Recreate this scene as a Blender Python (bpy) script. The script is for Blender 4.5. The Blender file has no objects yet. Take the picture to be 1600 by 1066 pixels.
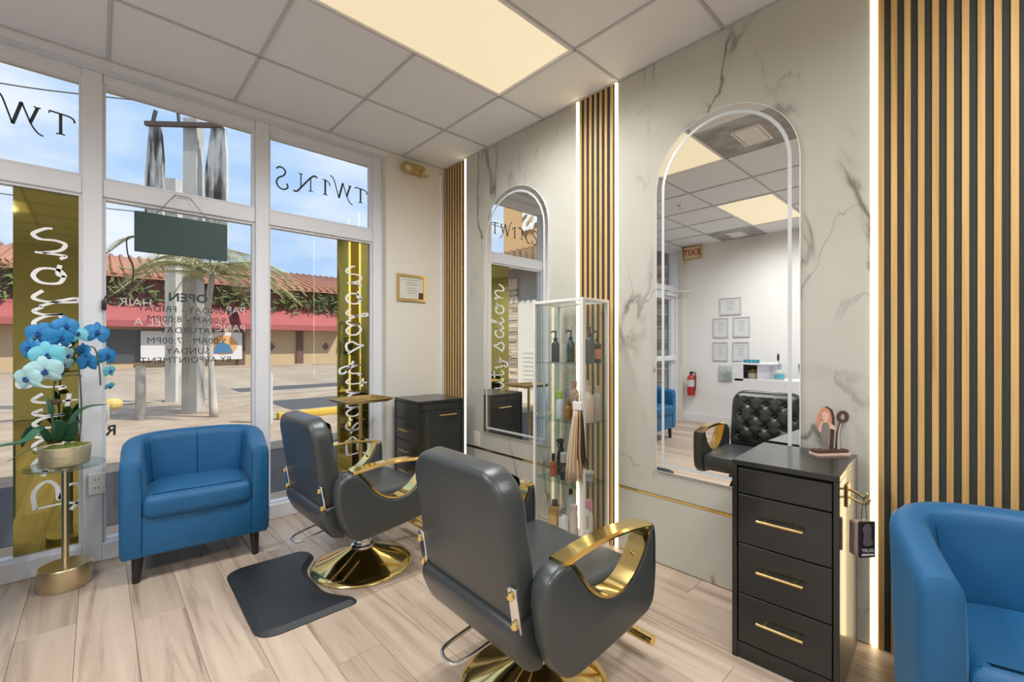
import bpy, bmesh, math, random
from mathutils import Vector, Matrix
R = math.radians
PI = math.pi
random.seed(7)
sc = bpy.context.scene
C = sc.collection

# ------------------------------------------------------------------ camera, sky, sun, exposure
cam_d = bpy.data.cameras.new('camera')
cam = bpy.data.objects.new('camera', cam_d)
C.objects.link(cam)
cam_d.sensor_width = 36
cam_d.lens = 36 * 693 / 1600
cam_d.shift_y = 7 / 1600
cam_d.clip_start = .02
cam_d.clip_end = 500
cam.location = (0, 0, 1.22)
cam.rotation_euler = (R(90), 0, R(-43.1))
sc.camera = cam

world = bpy.data.worlds.new('sky')
sc.world = world
world.use_nodes = True
wn, wl = world.node_tree.nodes, world.node_tree.links
wn.clear()
w_out = wn.new('ShaderNodeOutputWorld')
w_bg = wn.new('ShaderNodeBackground')
w_tc = wn.new('ShaderNodeTexCoord')
w_map = wn.new('ShaderNodeMapping')
w_map.inputs['Scale'].default_value = (1, 1, 2.6)
w_noise = wn.new('ShaderNodeTexNoise')
w_noise.inputs['Scale'].default_value = 3.2
w_noise.inputs['Detail'].default_value = 7
w_noise.inputs['Roughness'].default_value = .55
w_ramp = wn.new('ShaderNodeValToRGB')
w_ramp.color_ramp.elements[0].position = .40
w_ramp.color_ramp.elements[0].color = (.43, .63, .95, 1)
w_ramp.color_ramp.elements[1].position = .66
w_ramp.color_ramp.elements[1].color = (.84, .89, .97, 1)
wl.new(w_tc.outputs['Generated'], w_map.inputs['Vector'])
wl.new(w_map.outputs['Vector'], w_noise.inputs['Vector'])
wl.new(w_noise.outputs['Fac'], w_ramp.inputs['Fac'])
wl.new(w_ramp.outputs['Color'], w_bg.inputs['Color'])
w_bg.inputs['Strength'].default_value = 1.08
wl.new(w_bg.outputs['Background'], w_out.inputs['Surface'])

sun_d = bpy.data.lights.new('sun', 'SUN')
sun_d.energy = 5.2
sun_d.color = (1, .93, .82)
sun_d.angle = R(.6)
sun = bpy.data.objects.new('sun', sun_d)
C.objects.link(sun)
sun.rotation_euler = Vector((-.45, .60, -.88)).to_track_quat('-Z', 'Y').to_euler()

LAMP_W = 19.5            # each small lamp inside a ceiling panel
vs = sc.view_settings
vs.view_transform = 'Standard'
vs.look = 'None'
vs.exposure = 0.07
vs.gamma = 1.0
vs.use_curve_mapping = False
sc.cycles.max_bounces = 10
sc.cycles.diffuse_bounces = 5
sc.cycles.glossy_bounces = 5
sc.cycles.transparent_max_bounces = 24
sc.cycles.caustics_reflective = False
sc.cycles.caustics_refractive = False

# ------------------------------------------------------------------ room measures (metres)
CEIL = 2.81
XR = 2.294               # face of the stone wall
XL = -2.40               # opposite wall
YW = 3.35                # inner face of the shop front wall
YG = 3.477               # glass line
YB = -3.5                # wall behind the camera

# ------------------------------------------------------------------ materials
MATS = {}
def nt(m):
    return m.node_tree.nodes, m.node_tree.links

def mat(name, col, rough=.5, metal=0., coat=0., sheen=0., emis=None, es=0., spec=.5, bump=0., bscale=40., vary=0., alpha=1., trans=0.):
    if name in MATS:
        return MATS[name]
    m = bpy.data.materials.new(name)
    m.use_nodes = True
    n, l = nt(m)
    b = n['Principled BSDF']
    b.inputs['Base Color'].default_value = (*col, 1)
    b.inputs['Roughness'].default_value = rough
    b.inputs['Metallic'].default_value = metal
    b.inputs['Specular IOR Level'].default_value = spec
    b.inputs['Coat Weight'].default_value = coat
    b.inputs['Coat Roughness'].default_value = .08
    b.inputs['Sheen Weight'].default_value = sheen
    b.inputs['Transmission Weight'].default_value = trans
    if alpha < 1:
        b.inputs['Alpha'].default_value = alpha
    if emis:
        b.inputs['Emission Color'].default_value = (*emis, 1)
        b.inputs['Emission Strength'].default_value = es
    if bump or vary:
        tc = n.new('ShaderNodeTexCoord')
        nz = n.new('ShaderNodeTexNoise')
        nz.inputs['Scale'].default_value = bscale
        nz.inputs['Detail'].default_value = 5
        l.new(tc.outputs['Object'], nz.inputs['Vector'])
        if bump:
            bp = n.new('ShaderNodeBump')
            bp.inputs['Strength'].default_value = bump
            bp.inputs['Distance'].default_value = .01
            l.new(nz.outputs['Fac'], bp.inputs['Height'])
            l.new(bp.outputs['Normal'], b.inputs['Normal'])
        if vary:
            mx = n.new('ShaderNodeMix'); mx.data_type = 'RGBA'
            mx.inputs[6].default_value = (*[c * (1 - vary) for c in col], 1)
            mx.inputs[7].default_value = (*[min(1, c * (1 + vary)) for c in col], 1)
            l.new(nz.outputs['Fac'], mx.inputs[0])
            l.new(mx.outputs[2], b.inputs['Base Color'])
    MATS[name] = m
    return m

def ramp(n, stops):
    r = n.new('ShaderNodeValToRGB')
    e = r.color_ramp.elements
    while len(e) < len(stops):
        e.new(.5)
    for k, (p, c) in enumerate(stops):
        e[k].position = p
        e[k].color = (*c, 1) if len(c) == 3 else c
    return r

def wood(name, lo, mid, hi, scale=(22, 1.1, 22), rough=.42, rnd=1., coat=.0, bump=.05):
    m = bpy.data.materials.new(name); m.use_nodes = True
    n, l = nt(m); b = n['Principled BSDF']
    tc = n.new('ShaderNodeTexCoord'); oi = n.new('ShaderNodeObjectInfo')
    mp = n.new('ShaderNodeMapping'); mp.inputs['Scale'].default_value = scale
    mul = n.new('ShaderNodeVectorMath'); mul.operation = 'SCALE'
    cmb = n.new('ShaderNodeCombineXYZ')
    for k in range(3):
        l.new(oi.outputs['Random'], cmb.inputs[k])
    l.new(cmb.outputs[0], mul.inputs[0]); mul.inputs['Scale'].default_value = 37.
    add = n.new('ShaderNodeVectorMath'); add.operation = 'ADD'
    l.new(tc.outputs['Object'], add.inputs[0]); l.new(mul.outputs[0], add.inputs[1])
    l.new(add.outputs[0], mp.inputs['Vector'])
    n1 = n.new('ShaderNodeTexNoise'); n1.inputs['Scale'].default_value = 1.; n1.inputs['Detail'].default_value = 8
    n1.inputs['Roughness'].default_value = .62; n1.inputs['Distortion'].default_value = .9
    l.new(mp.outputs[0], n1.inputs['Vector'])
    r1 = ramp(n, [(.28, lo), (.46, mid), (.72, hi)])
    l.new(n1.outputs['Fac'], r1.inputs['Fac'])
    # slow figure: darker heart streaks in some boards
    mp2 = n.new('ShaderNodeMapping'); mp2.inputs['Scale'].default_value = tuple(s * .32 for s in scale)
    l.new(add.outputs[0], mp2.inputs['Vector'])
    n2 = n.new('ShaderNodeTexNoise'); n2.inputs['Scale'].default_value = 1.; n2.inputs['Detail'].default_value = 4
    n2.inputs['Distortion'].default_value = 1.6
    l.new(mp2.outputs[0], n2.inputs['Vector'])
    r2 = ramp(n, [(.56, (0, 0, 0)), (.74, (1, 1, 1))])
    l.new(n2.outputs['Fac'], r2.inputs['Fac'])
    mx = n.new('ShaderNodeMix'); mx.data_type = 'RGBA'
    mx.inputs[7].default_value = (*lo, 1)
    sc_ = n.new('ShaderNodeMath'); sc_.operation = 'MULTIPLY'; sc_.inputs[1].default_value = .75
    l.new(r2.outputs[0], sc_.inputs[0]); l.new(sc_.outputs[0], mx.inputs[0]); l.new(r1.outputs[0], mx.inputs[6])
    hsv = n.new('ShaderNodeHueSaturation')
    mr = n.new('ShaderNodeMapRange'); mr.inputs[3].default_value = 1 - .16 * rnd; mr.inputs[4].default_value = 1 + .12 * rnd
    l.new(oi.outputs['Random'], mr.inputs[0]); l.new(mr.outputs[0], hsv.inputs['Value'])
    l.new(mx.outputs[2], hsv.inputs['Color']); l.new(hsv.outputs[0], b.inputs['Base Color'])
    b.inputs['Roughness'].default_value = rough
    b.inputs['Coat Weight'].default_value = coat
    bp = n.new('ShaderNodeBump'); bp.inputs['Strength'].default_value = bump; bp.inputs['Distance'].default_value = .005
    l.new(n1.outputs['Fac'], bp.inputs['Height']); l.new(bp.outputs[0], b.inputs['Normal'])
    MATS[name] = m
    return m

def marble(name):
    m = bpy.data.materials.new(name); m.use_nodes = True
    n, l = nt(m); b = n['Principled BSDF']
    g = n.new('ShaderNodeNewGeometry')
    mp = n.new('ShaderNodeMapping'); mp.inputs['Rotation'].default_value = (R(28), 0, 0); mp.inputs['Scale'].default_value = (1, 1.25, .62)
    mp.inputs['Location'].default_value = (0, 3.1, .4)
    l.new(g.outputs['Position'], mp.inputs['Vector'])
    def vein(scale, width, dist, seed):
        nz = n.new('ShaderNodeTexNoise'); nz.noise_dimensions = '4D'; nz.inputs['W'].default_value = seed
        nz.inputs['Scale'].default_value = scale; nz.inputs['Detail'].default_value = 9
        nz.inputs['Roughness'].default_value = .5; nz.inputs['Distortion'].default_value = dist
        l.new(mp.outputs[0], nz.inputs['Vector'])
        s_ = n.new('ShaderNodeMath'); s_.operation = 'SUBTRACT'; s_.inputs[1].default_value = .5
        l.new(nz.outputs['Fac'], s_.inputs[0])
        a = n.new('ShaderNodeMath'); a.operation = 'ABSOLUTE'; l.new(s_.outputs[0], a.inputs[0])
        r = ramp(n, [(0, (1, 1, 1)), (width, (0, 0, 0))]); l.new(a.outputs[0], r.inputs['Fac'])
        mk = n.new('ShaderNodeTexNoise'); mk.noise_dimensions = '4D'; mk.inputs['W'].default_value = seed + 3
        mk.inputs['Scale'].default_value = 1.5; mk.inputs['Detail'].default_value = 2
        l.new(g.outputs['Position'], mk.inputs['Vector'])
        rk = ramp(n, [(.47, (0, 0, 0)), (.58, (1, 1, 1))]); l.new(mk.outputs['Fac'], rk.inputs['Fac'])
        mm = n.new('ShaderNodeMath'); mm.operation = 'MULTIPLY'
        l.new(r.outputs[0], mm.inputs[0]); l.new(rk.outputs[0], mm.inputs[1])
        return mm
    v1 = vein(1.0, .0095, .5, 1.7); v2 = vein(1.6, .006, .9, 6.3)
    v3 = vein(1.0, .05, .5, 1.7)
    mx0 = n.new('ShaderNodeMix'); mx0.data_type = 'RGBA'
    mx0.inputs[6].default_value = (.51, .50, .435, 1); mx0.inputs[7].default_value = (.41, .395, .33, 1)
    sc3 = n.new('ShaderNodeMath'); sc3.operation = 'MULTIPLY'; sc3.inputs[1].default_value = .35
    l.new(v3.outputs[0], sc3.inputs[0]); l.new(sc3.outputs[0], mx0.inputs[0])
    mx = n.new('ShaderNodeMix'); mx.data_type = 'RGBA'
    l.new(mx0.outputs[2], mx.inputs[6]); mx.inputs[7].default_value = (.17, .15, .12, 1)
    ad = n.new('ShaderNodeMath'); ad.operation = 'MAXIMUM'
    l.new(v1.outputs[0], ad.inputs[0])
    sc2 = n.new('ShaderNodeMath'); sc2.operation = 'MULTIPLY'; sc2.inputs[1].default_value = .6
    l.new(v2.outputs[0], sc2.inputs[0]); l.new(sc2.outputs[0], ad.inputs[1])
    l.new(ad.outputs[0], mx.inputs[0])
    l.new(mx.outputs[2], b.inputs['Base Color'])
    b.inputs['Roughness'].default_value = 0
    MATS[name] = m
    return m

def glass(name, tint=(1, 1, 1), base=.035, edge=.55, rough=0.):
    m = bpy.data.materials.new(name); m.use_nodes = True
    n, l = nt(m); n.clear()
    o = n.new('ShaderNodeOutputMaterial')
    t = n.new('ShaderNodeBsdfTransparent'); t.inputs[0].default_value = (*tint, 1)
    g = n.new('ShaderNodeBsdfGlossy'); g.inputs['Roughness'].default_value = rough
    lw = n.new('ShaderNodeLayerWeight'); lw.inputs['Blend'].default_value = .5
    p = n.new('ShaderNodeMath'); p.operation = 'POWER'; p.inputs[1].default_value = 5
    l.new(lw.outputs['Facing'], p.inputs[0])
    mr = n.new('ShaderNodeMapRange'); mr.inputs[3].default_value = base; mr.inputs[4].default_value = edge
    l.new(p.outputs[0], mr.inputs[0])
    mx = n.new('ShaderNodeMixShader')
    l.new(mr.outputs[0], mx.inputs[0]); l.new(t.outputs[0], mx.inputs[1]); l.new(g.outputs[0], mx.inputs[2])
    l.new(mx.outputs[0], o.inputs['Surface'])
    MATS[name] = m
    return m

def streaky(name, a, bcol, scale=(3, 3, .25), lo=.45, hi=.6, rough=.8):
    m = bpy.data.materials.new(name); m.use_nodes = True
    n, l = nt(m); b = n['Principled BSDF']
    tc = n.new('ShaderNodeTexCoord'); mp = n.new('ShaderNodeMapping'); mp.inputs['Scale'].default_value = scale
    l.new(tc.outputs['Object'], mp.inputs['Vector'])
    nz = n.new('ShaderNodeTexNoise'); nz.inputs['Scale'].default_value = 3; nz.inputs['Detail'].default_value = 8
    l.new(mp.outputs[0], nz.inputs['Vector'])
    r = ramp(n, [(lo, a), (hi, bcol)]); l.new(nz.outputs['Fac'], r.inputs['Fac'])
    l.new(r.outputs[0], b.inputs['Base Color'])
    b.inputs['Roughness'].default_value = rough
    MATS[name] = m
    return m

M_white = mat('white paint', (.80, .79, .78), .55)
M_wall = mat('warm wall paint', (.70, .67, .61), .7, bump=.03, bscale=180)
M_wallw = mat('white wall paint', (.82, .81, .78), .7, bump=.03, bscale=180)
M_frame = mat('white window metal', (.73, .75, .79), .38)
M_tile = mat('ceiling tile', (.79, .805, .84), .85, bump=.06, bscale=220)
M_tbar = mat('ceiling grid metal', (.52, .52, .53), .5)
M_dark = mat('shadow gap', (.02, .02, .02), .9)
M_floor = wood('oak vinyl plank', (.26, .185, .13), (.515, .40, .30), (.60, .485, .38), (16, .9, 16), .42, 1.3, .06)
M_slat = wood('oak slat', (.43, .24, .075), (.60, .37, .13), (.70, .46, .19), (40, 40, .9), .45, .5, 0., .03)
M_felt = mat('charcoal felt', (.042, .046, .040), .95, bump=.2, bscale=400)
M_marble = marble('veined stone')
M_gold = mat('polished gold', (.92, .70, .28), .10, 1.)
M_goldb = mat('brushed gold', (.78, .57, .24), .28, 1., bump=.05, bscale=60)
M_goldsatin = mat('satin champagne gold', (.74, .62, .40), .33, 1.)
M_goldmirror = mat('gold mirror acrylic', (.33, .305, .10), .035, 1.)
M_chrome = mat('chrome', (.82, .82, .84), .08, 1.)
M_mirror = mat('silvered mirror', (.93, .94, .93), .0, 1.)
M_frost = mat('frosted mirror band', (.60, .63, .64), .3)
M_leather = mat('black leatherette', (.050, .058, .060), .29, bump=.10, bscale=260, spec=.55)
M_leatherf = mat('charcoal leatherette front', (.040, .043, .040), .34, bump=.10, bscale=260, spec=.55)
M_velvet = mat('blue velvet', (.006, .100, .245), .55, sheen=.28, vary=.16, bscale=7)
MATS['blue velvet'].node_tree.nodes['Principled BSDF'].inputs['Sheen Tint'].default_value = (.35, .68, .95, 1)
MATS['blue velvet'].node_tree.nodes['Principled BSDF'].inputs['Sheen Roughness'].default_value = .35
M_velvetd = mat('dark blue piping', (.006, .06, .15), .8)
M_blackwood = mat('black stained wood', (.012, .012, .013), .4)
M_cab = mat('black cabinet laminate', (.015, .017, .016), .30, vary=.4, bscale=6, coat=.3)
M_rubber = mat('black rubber mat', (.022, .025, .028), .5, bump=.12, bscale=300)
M_led = mat('warm led', (1, .9, .7), .5, emis=(1., .80, .46), es=5.5)
M_panel = mat('light diffuser', (.45, .43, .38), .6, emis=(1., .83, .53), es=.68)
M_pane = glass('window glass', (.97, .985, .98), .03, .5)
M_cabglass = glass('cabinet glass', (.95, .975, .965), .075, .6)
M_shelfglass = glass('shelf glass', (.82, .91, .87), .06, .5)
M_tableglass = glass('table glass', (.80, .88, .87), .14, .5, .1)
M_decal = mat('dark decal vinyl', (.03, .045, .05), .5)
M_decalw = mat('white decal vinyl', (.85, .86, .86), .5)
M_decalt = mat('translucent white decal', (.85, .78, .80), .6, alpha=.42)
M_plastic = mat('white plastic', (.78, .77, .74), .4)
M_plasticb = mat('black plastic', (.02, .02, .022), .35)

# ------------------------------------------------------------------ mesh helpers
def finish(name, bm, m, parent=None, smooth=False, loc=None, rz=None, autos=None):
    bmesh.ops.recalc_face_normals(bm, faces=bm.faces)
    me = bpy.data.meshes.new(name)
    bm.to_mesh(me); bm.free()
    me.materials.append(m)
    if smooth or autos:
        me.polygons.foreach_set('use_smooth', [True] * len(me.polygons))
        if autos:
            me.set_sharp_from_angle(angle=R(autos))
    o = bpy.data.objects.new(name, me)
    C.objects.link(o)
    if parent is not None:
        o.parent = parent
    if loc is not None:
        o.location = loc
    if rz is not None:
        o.rotation_euler = (0, 0, rz)
    return o

def tag(o, label=None, cat=None, group=None, kind=None):
    if label: o['label'] = label
    if cat: o['category'] = cat
    if group: o['group'] = group
    if kind: o['kind'] = kind
    return o

def thing(name, label, cat, loc=(0, 0, 0), rz=0., group=None):
    o = bpy.data.objects.new(name, None)
    o.empty_display_size = .1
    C.objects.link(o)
    o.location = loc
    o.rotation_euler = (0, 0, rz)
    return tag(o, label, cat, group)

def structure(o):
    o['kind'] = 'structure'
    return o

def copy_tree(o, parent=None):
    c = o.copy(); C.objects.link(c); c.parent = parent
    for ch in o.children:
        copy_tree(ch, c)
    return c

def box(bm, x0, x1, y0, y1, z0, z1, bev=0., seg=2):
    vs_ = [bm.verts.new(p) for p in ((x0, y0, z0), (x1, y0, z0), (x1, y1, z0), (x0, y1, z0), (x0, y0, z1), (x1, y0, z1), (x1, y1, z1), (x0, y1, z1))]
    fs = [bm.faces.new([vs_[i] for i in f]) for f in ((3, 2, 1, 0), (4, 5, 6, 7), (0, 1, 5, 4), (1, 2, 6, 5), (2, 3, 7, 6), (3, 0, 4, 7))]
    if bev > 0:
        es = list({e for f in fs for e in f.edges})
        bmesh.ops.bevel(bm, geom=es, offset=bev, segments=seg, affect='EDGES', profile=.5)
    return bm

def B(*a, **k):
    return box(bmesh.new(), *a, **k)

def boxo(name, m, parent, *a, bev=0., seg=2, **k):
    return finish(name, B(*a, bev=bev, seg=seg), m, parent, autos=(40 if bev else None), **k)

def frame_axes(d):
    d = d.normalized()
    up = Vector((0, 0, 1)) if abs(d.z) < .95 else Vector((1, 0, 0))
    a = d.cross(up).normalized()
    return a, d.cross(a).normalized()

def tube(bm, pts, r, seg=8, closed=False, caps=True, flat=None):
    pts = [Vector(p) for p in pts]
    n = len(pts)
    rings = []
    pa = None
    for i, p in enumerate(pts):
        if closed:
            d = pts[(i + 1) % n] - pts[i - 1]
        else:
            d = pts[min(i + 1, n - 1)] - pts[max(i - 1, 0)]
        if d.length < 1e-9:
            d = Vector((0, 0, 1))
        a, b = frame_axes(d)
        if pa is not None:
            a2 = pa - d.normalized() * pa.dot(d.normalized())
            if a2.length > 1e-6:
                a = a2.normalized(); b = d.normalized().cross(a)
        pa = a
        rr = r[i] if isinstance(r, (list, tuple)) else r
        rings.append([bm.verts.new(p + (a * math.cos(t) + b * math.sin(t) * (flat or 1)) * rr) for t in (2 * PI * k / seg for k in range(seg))])
    m_ = n if closed else n - 1
    for i in range(m_):
        A, Bq = rings[i], rings[(i + 1) % n]
        for k in range(seg):
            bm.faces.new((A[k], A[(k + 1) % seg], Bq[(k + 1) % seg], Bq[k]))
    if caps and not closed:
        bm.faces.new(rings[0][::-1]); bm.faces.new(rings[-1])
    return bm

def lathe(bm, prof, seg=24, c=(0, 0, 0)):
    rings = []
    for r, z in prof:
        if r < 1e-6:
            rings.append([bm.verts.new((c[0], c[1], c[2] + z))])
        else:
            rings.append([bm.verts.new((c[0] + r * math.cos(2 * PI * k / seg), c[1] + r * math.sin(2 * PI * k / seg), c[2] + z)) for k in range(seg)])
    for A, Bq in zip(rings, rings[1:]):
        if len(A) == 1 and len(Bq) == 1:
            continue
        for k in range(seg):
            k2 = (k + 1) % seg
            if len(A) == 1:
                bm.faces.new((A[0], Bq[k], Bq[k2]))
            elif len(Bq) == 1:
                bm.faces.new((A[k], A[k2], Bq[0]))
            else:
                bm.faces.new((A[k], A[k2], Bq[k2], Bq[k]))
    return bm

def ball(bm, c, rx, ry=None, rz=None, seg=12, rings=8):
    ry = rx if ry is None else ry; rz = rx if rz is None else rz
    g = bmesh.ops.create_uvsphere(bm, u_segments=seg, v_segments=rings, radius=1)
    for v in g['verts']:
        v.co = Vector((c[0] + v.co.x * rx, c[1] + v.co.y * ry, c[2] + v.co.z * rz))
    return bm

def offset_poly(poly, d):
    n = len(poly); out = []
    area = sum(poly[i][0] * poly[(i + 1) % n][1] - poly[(i + 1) % n][0] * poly[i][1] for i in range(n))
    sgn = 1 if area > 0 else -1
    for i in range(n):
        a, p, b = Vector(poly[i - 1]), Vector(poly[i]), Vector(poly[(i + 1) % n])
        e1, e2 = (p - a), (b - p)
        if e1.length < 1e-9 or e2.length < 1e-9:
            out.append(tuple(p)); continue
        n1 = Vector((-e1.y, e1.x)).normalized(); n2 = Vector((-e2.y, e2.x)).normalized()
        nn = n1 + n2
        if nn.length < 1e-6:
            nn = n1
        nn.normalize()
        k = max(.5, nn.dot(n1))
        out.append(tuple(p + nn * sgn * d / k))
    return out

def slab(bm, poly, t0, t1, fn, r=0., seg=3):
    """extrude a 2-D outline from t0 to t1 with rounded rims; fn maps (a, b, t) to 3-D"""
    layers = []
    if r > 0:
        for k in range(seg + 1):
            an = PI / 2 * k / seg
            layers.append((offset_poly(poly, r * (1 - math.sin(an))), t0 + r * (1 - math.cos(an))))
        for k in range(seg, -1, -1):
            an = PI / 2 * k / seg
            layers.append((offset_poly(poly, r * (1 - math.sin(an))), t1 - r * (1 - math.cos(an))))
    else:
        layers = [(poly, t0), (poly, t1)]
    rings = [[bm.verts.new(fn(a, b, t)) for a, b in pl] for pl, t in layers]
    n = len(poly)
    for A, Bq in zip(rings, rings[1:]):
        for k in range(n):
            bm.faces.new((A[k], A[(k + 1) % n], Bq[(k + 1) % n], Bq[k]))
    bm.faces.new(rings[0][::-1]); bm.faces.new(rings[-1])
    return bm

XZ = lambda a, b, t: (a, t, b)
YZ = lambda a, b, t: (t, a, b)
XY = lambda a, b, t: (a, b, t)

def rrect(w, h, r, n=6, cx=0., cy=0.):
    out = []
    for sx, sy, a0 in ((1, 1, 0), (-1, 1, 90), (-1, -1, 180), (1, -1, 270)):
        for k in range(n + 1):
            an = R(a0 + 90 * k / n)
            out.append((cx + sx * (w / 2 - r) + r * math.cos(an), cy + sy * (h / 2 - r) + r * math.sin(an)))
    return out

def smooth_path(pts, k=6, closed=False):
    """Catmull-Rom through the points"""
    P = [Vector(p) for p in pts]
    n = len(P); out = []
    m_ = n if closed else n - 1
    for i in range(m_):
        p0 = P[i - 1] if (closed or i > 0) else P[0] * 2 - P[1]
        p1 = P[i]; p2 = P[(i + 1) % n]
        p3 = P[(i + 2) % n] if (closed or i + 2 < n) else P[-1] * 2 - P[-2]
        for s in range(k):
            t = s / k
            out.append(.5 * ((2 * p1) + (p2 - p0) * t + (2 * p0 - 5 * p1 + 4 * p2 - p3) * t * t + (3 * p1 - p0 - 3 * p2 + p3) * t ** 3))
    if not closed:
        out.append(P[-1])
    return out

def ribbon(bm, pts, w, fn, th=.0015):
    """a flat stroke of changing width along 2-D points; fn maps (a, b, t) to 3-D"""
    P = [Vector((p[0], p[1])) for p in pts]
    L, Rr = [], []
    for i, p in enumerate(P):
        d = P[min(i + 1, len(P) - 1)] - P[max(i - 1, 0)]
        if d.length < 1e-9: d = Vector((1, 0))
        d.normalize(); nn = Vector((-d.y, d.x))
        ww = w(d, i / max(1, len(P) - 1)) if callable(w) else w
        L.append(p + nn * ww / 2); Rr.append(p - nn * ww / 2)
    def row(t):
        return [bm.verts.new(fn(q.x, q.y, t)) for q in L], [bm.verts.new(fn(q.x, q.y, t)) for q in Rr]
    l0, r0 = row(0); l1, r1 = row(th)
    for i in range(len(P) - 1):
        bm.faces.new((l1[i], l1[i + 1], r1[i + 1], r1[i]))
        bm.faces.new((l0[i], r0[i], r0[i + 1], l0[i + 1]))
        bm.faces.new((l0[i], l0[i + 1], l1[i + 1], l1[i]))
        bm.faces.new((r0[i], r1[i], r1[i + 1], r0[i + 1]))
    bm.faces.new((l0[0], l1[0], r1[0], r0[0])); bm.faces.new((l0[-1], r0[-1], r1[-1], l1[-1]))
    return bm

def text_mesh(name, s, size, m, parent, matrix, extrude=.0005, align='CENTER', bold=0., space=1.):
    cu = bpy.data.curves.new(name, 'FONT')
    cu.body = s; cu.size = size; cu.align_x = align; cu.extrude = extrude; cu.offset = bold; cu.space_character = space
    cu.resolution_u = 3
    tmp = bpy.data.objects.new(name + '_tmp', cu)
    C.objects.link(tmp)
    dg = bpy.context.evaluated_depsgraph_get()
    me = bpy.data.meshes.new_from_object(tmp.evaluated_get(dg))
    bpy.data.objects.remove(tmp); bpy.data.curves.remove(cu)
    me.transform(matrix)
    me.materials.clear(); me.materials.append(m)
    o = bpy.data.objects.new(name, me)
    C.objects.link(o)
    if parent is not None: o.parent = parent
    return o

def basis(origin, ax, ay):
    ax, ay = Vector(ax), Vector(ay); az = ax.cross(ay)
    M = Matrix.Identity(4)
    for k in range(3):
        M[k][0], M[k][1], M[k][2], M[k][3] = ax[k], ay[k], az[k], origin[k]
    return M

# ================================================================== THE ROOM
# ---- floor of separate planks
floor = structure(boxo('floor', M_dark, None, XL - .1, XR + .1, YB - .1, YG + .06, -.10, -.0042))
PW, PL = .183, 1.22
plank_me = None
cols = int((XR - XL) / PW) + 1
for i in range(cols):
    x0 = XR + .02 - (i + 1) * PW
    off = (i * .43) % 1.0 * PL
    first = True
    ycur = YG - .03
    while ycur > YB + .05:
        ln = (off if (first and off > .15) else PL)
        first = False
        ln = min(ln, ycur - YB)
        if ln < .08:
            break
        full = abs(ln - PL) < 1e-4
        if full and plank_me is not None:
            o = bpy.data.objects.new('plank', plank_me); C.objects.link(o)
        else:
            bm = B(-PW / 2 + .0006, PW / 2 - .0006, -ln / 2 + .0006, ln / 2 - .0006, -.004, 0, bev=.0010, seg=1)
            o = finish('plank', bm, M_floor)
            if full: plank_me = o.data
        o.location = (x0 + PW / 2, ycur - ln / 2, 0)
        o.parent = floor
        ycur -= ln

# ---- ceiling: lay-in tiles on a metal grid, 0.61 m pitch
GX = [1.875 - .61 * k for k in range(-1, 9)]
GY = [2.735 - .6115 * k for k in range(-1, 12)]
ceiling = structure(boxo('ceiling', M_dark, None, XL - .1, XR + .1, YB - .1, YW + .02, 2.835, 2.86))
lights_at = [(.655, 1.875, 1.512, 2.1235), (-1.785, -.565, 1.512, 2.1235), (.655, 1.875, -.9340, -.3225), (-1.785, -.565, -.9340, -.3225)]
vents_at = [(.655, 1.265, .9005, 1.512), (XL, -1.785, 2.1235, 2.735)]
def inside(cx_, cy_, rects):
    return any(a < cx_ < b and c < cy_ < d for a, b, c, d in rects)
def cells(vals, lo, hi):
    v = sorted([a for a in vals if lo + .03 < a < hi - .03] + [lo, hi])
    return list(zip(v, v[1:]))
CX, CY = cells(GX, XL, XR), cells(GY, YB, YW)
for k, x in enumerate(x for x in GX if XL + .03 < x < XR - .03):
    ys = sorted({YB, YW} | {v for a, b, c, d in lights_at if a + .05 < x < b - .05 for v in (c, d)})
    for y0, y1 in zip(ys, ys[1:]):
        if not inside(x, (y0 + y1) / 2, lights_at):
            finish('grid_bar', B(x - .0065, x + .0065, y0, y1, CEIL - .003, CEIL + .006), M_tbar, ceiling)
for k, y in enumerate(y for y in GY if YB + .03 < y < YW - .03):
    finish('grid_bar', B(XL, XR, y - .0065, y + .0065, CEIL - .003, CEIL + .0055), M_tbar, ceiling)
finish('grid_bar', B(XL, XR - .03, YW - .014, YW, CEIL - .004, CEIL + .006), M_tbar, ceiling)
finish('grid_bar', B(XR - .012, XR, YB, YW, CEIL - .003, CEIL + .006), M_tbar, ceiling)
tile_me = {}
for x0, x1 in CX:
    for y0, y1 in CY:
        cx_, cy_ = (x0 + x1) / 2, (y0 + y1) / 2
        if inside(cx_, cy_, lights_at) or inside(cx_, cy_, vents_at):
            continue
        key = (round(x1 - x0, 3), round(y1 - y0, 3))
        if key not in tile_me:
            w, d = key
            o = finish('ceiling_tile', B(-w / 2 + .004, w / 2 - .004, -d / 2 + .004, d / 2 - .004, 0, .016, bev=.004, seg=1), M_tile)
            tile_me[key] = o.data
        else:
            o = bpy.data.objects.new('ceiling_tile', tile_me[key]); C.objects.link(o)
        o.parent = ceiling
        o.location = (cx_, cy_, CEIL + .004)

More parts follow.
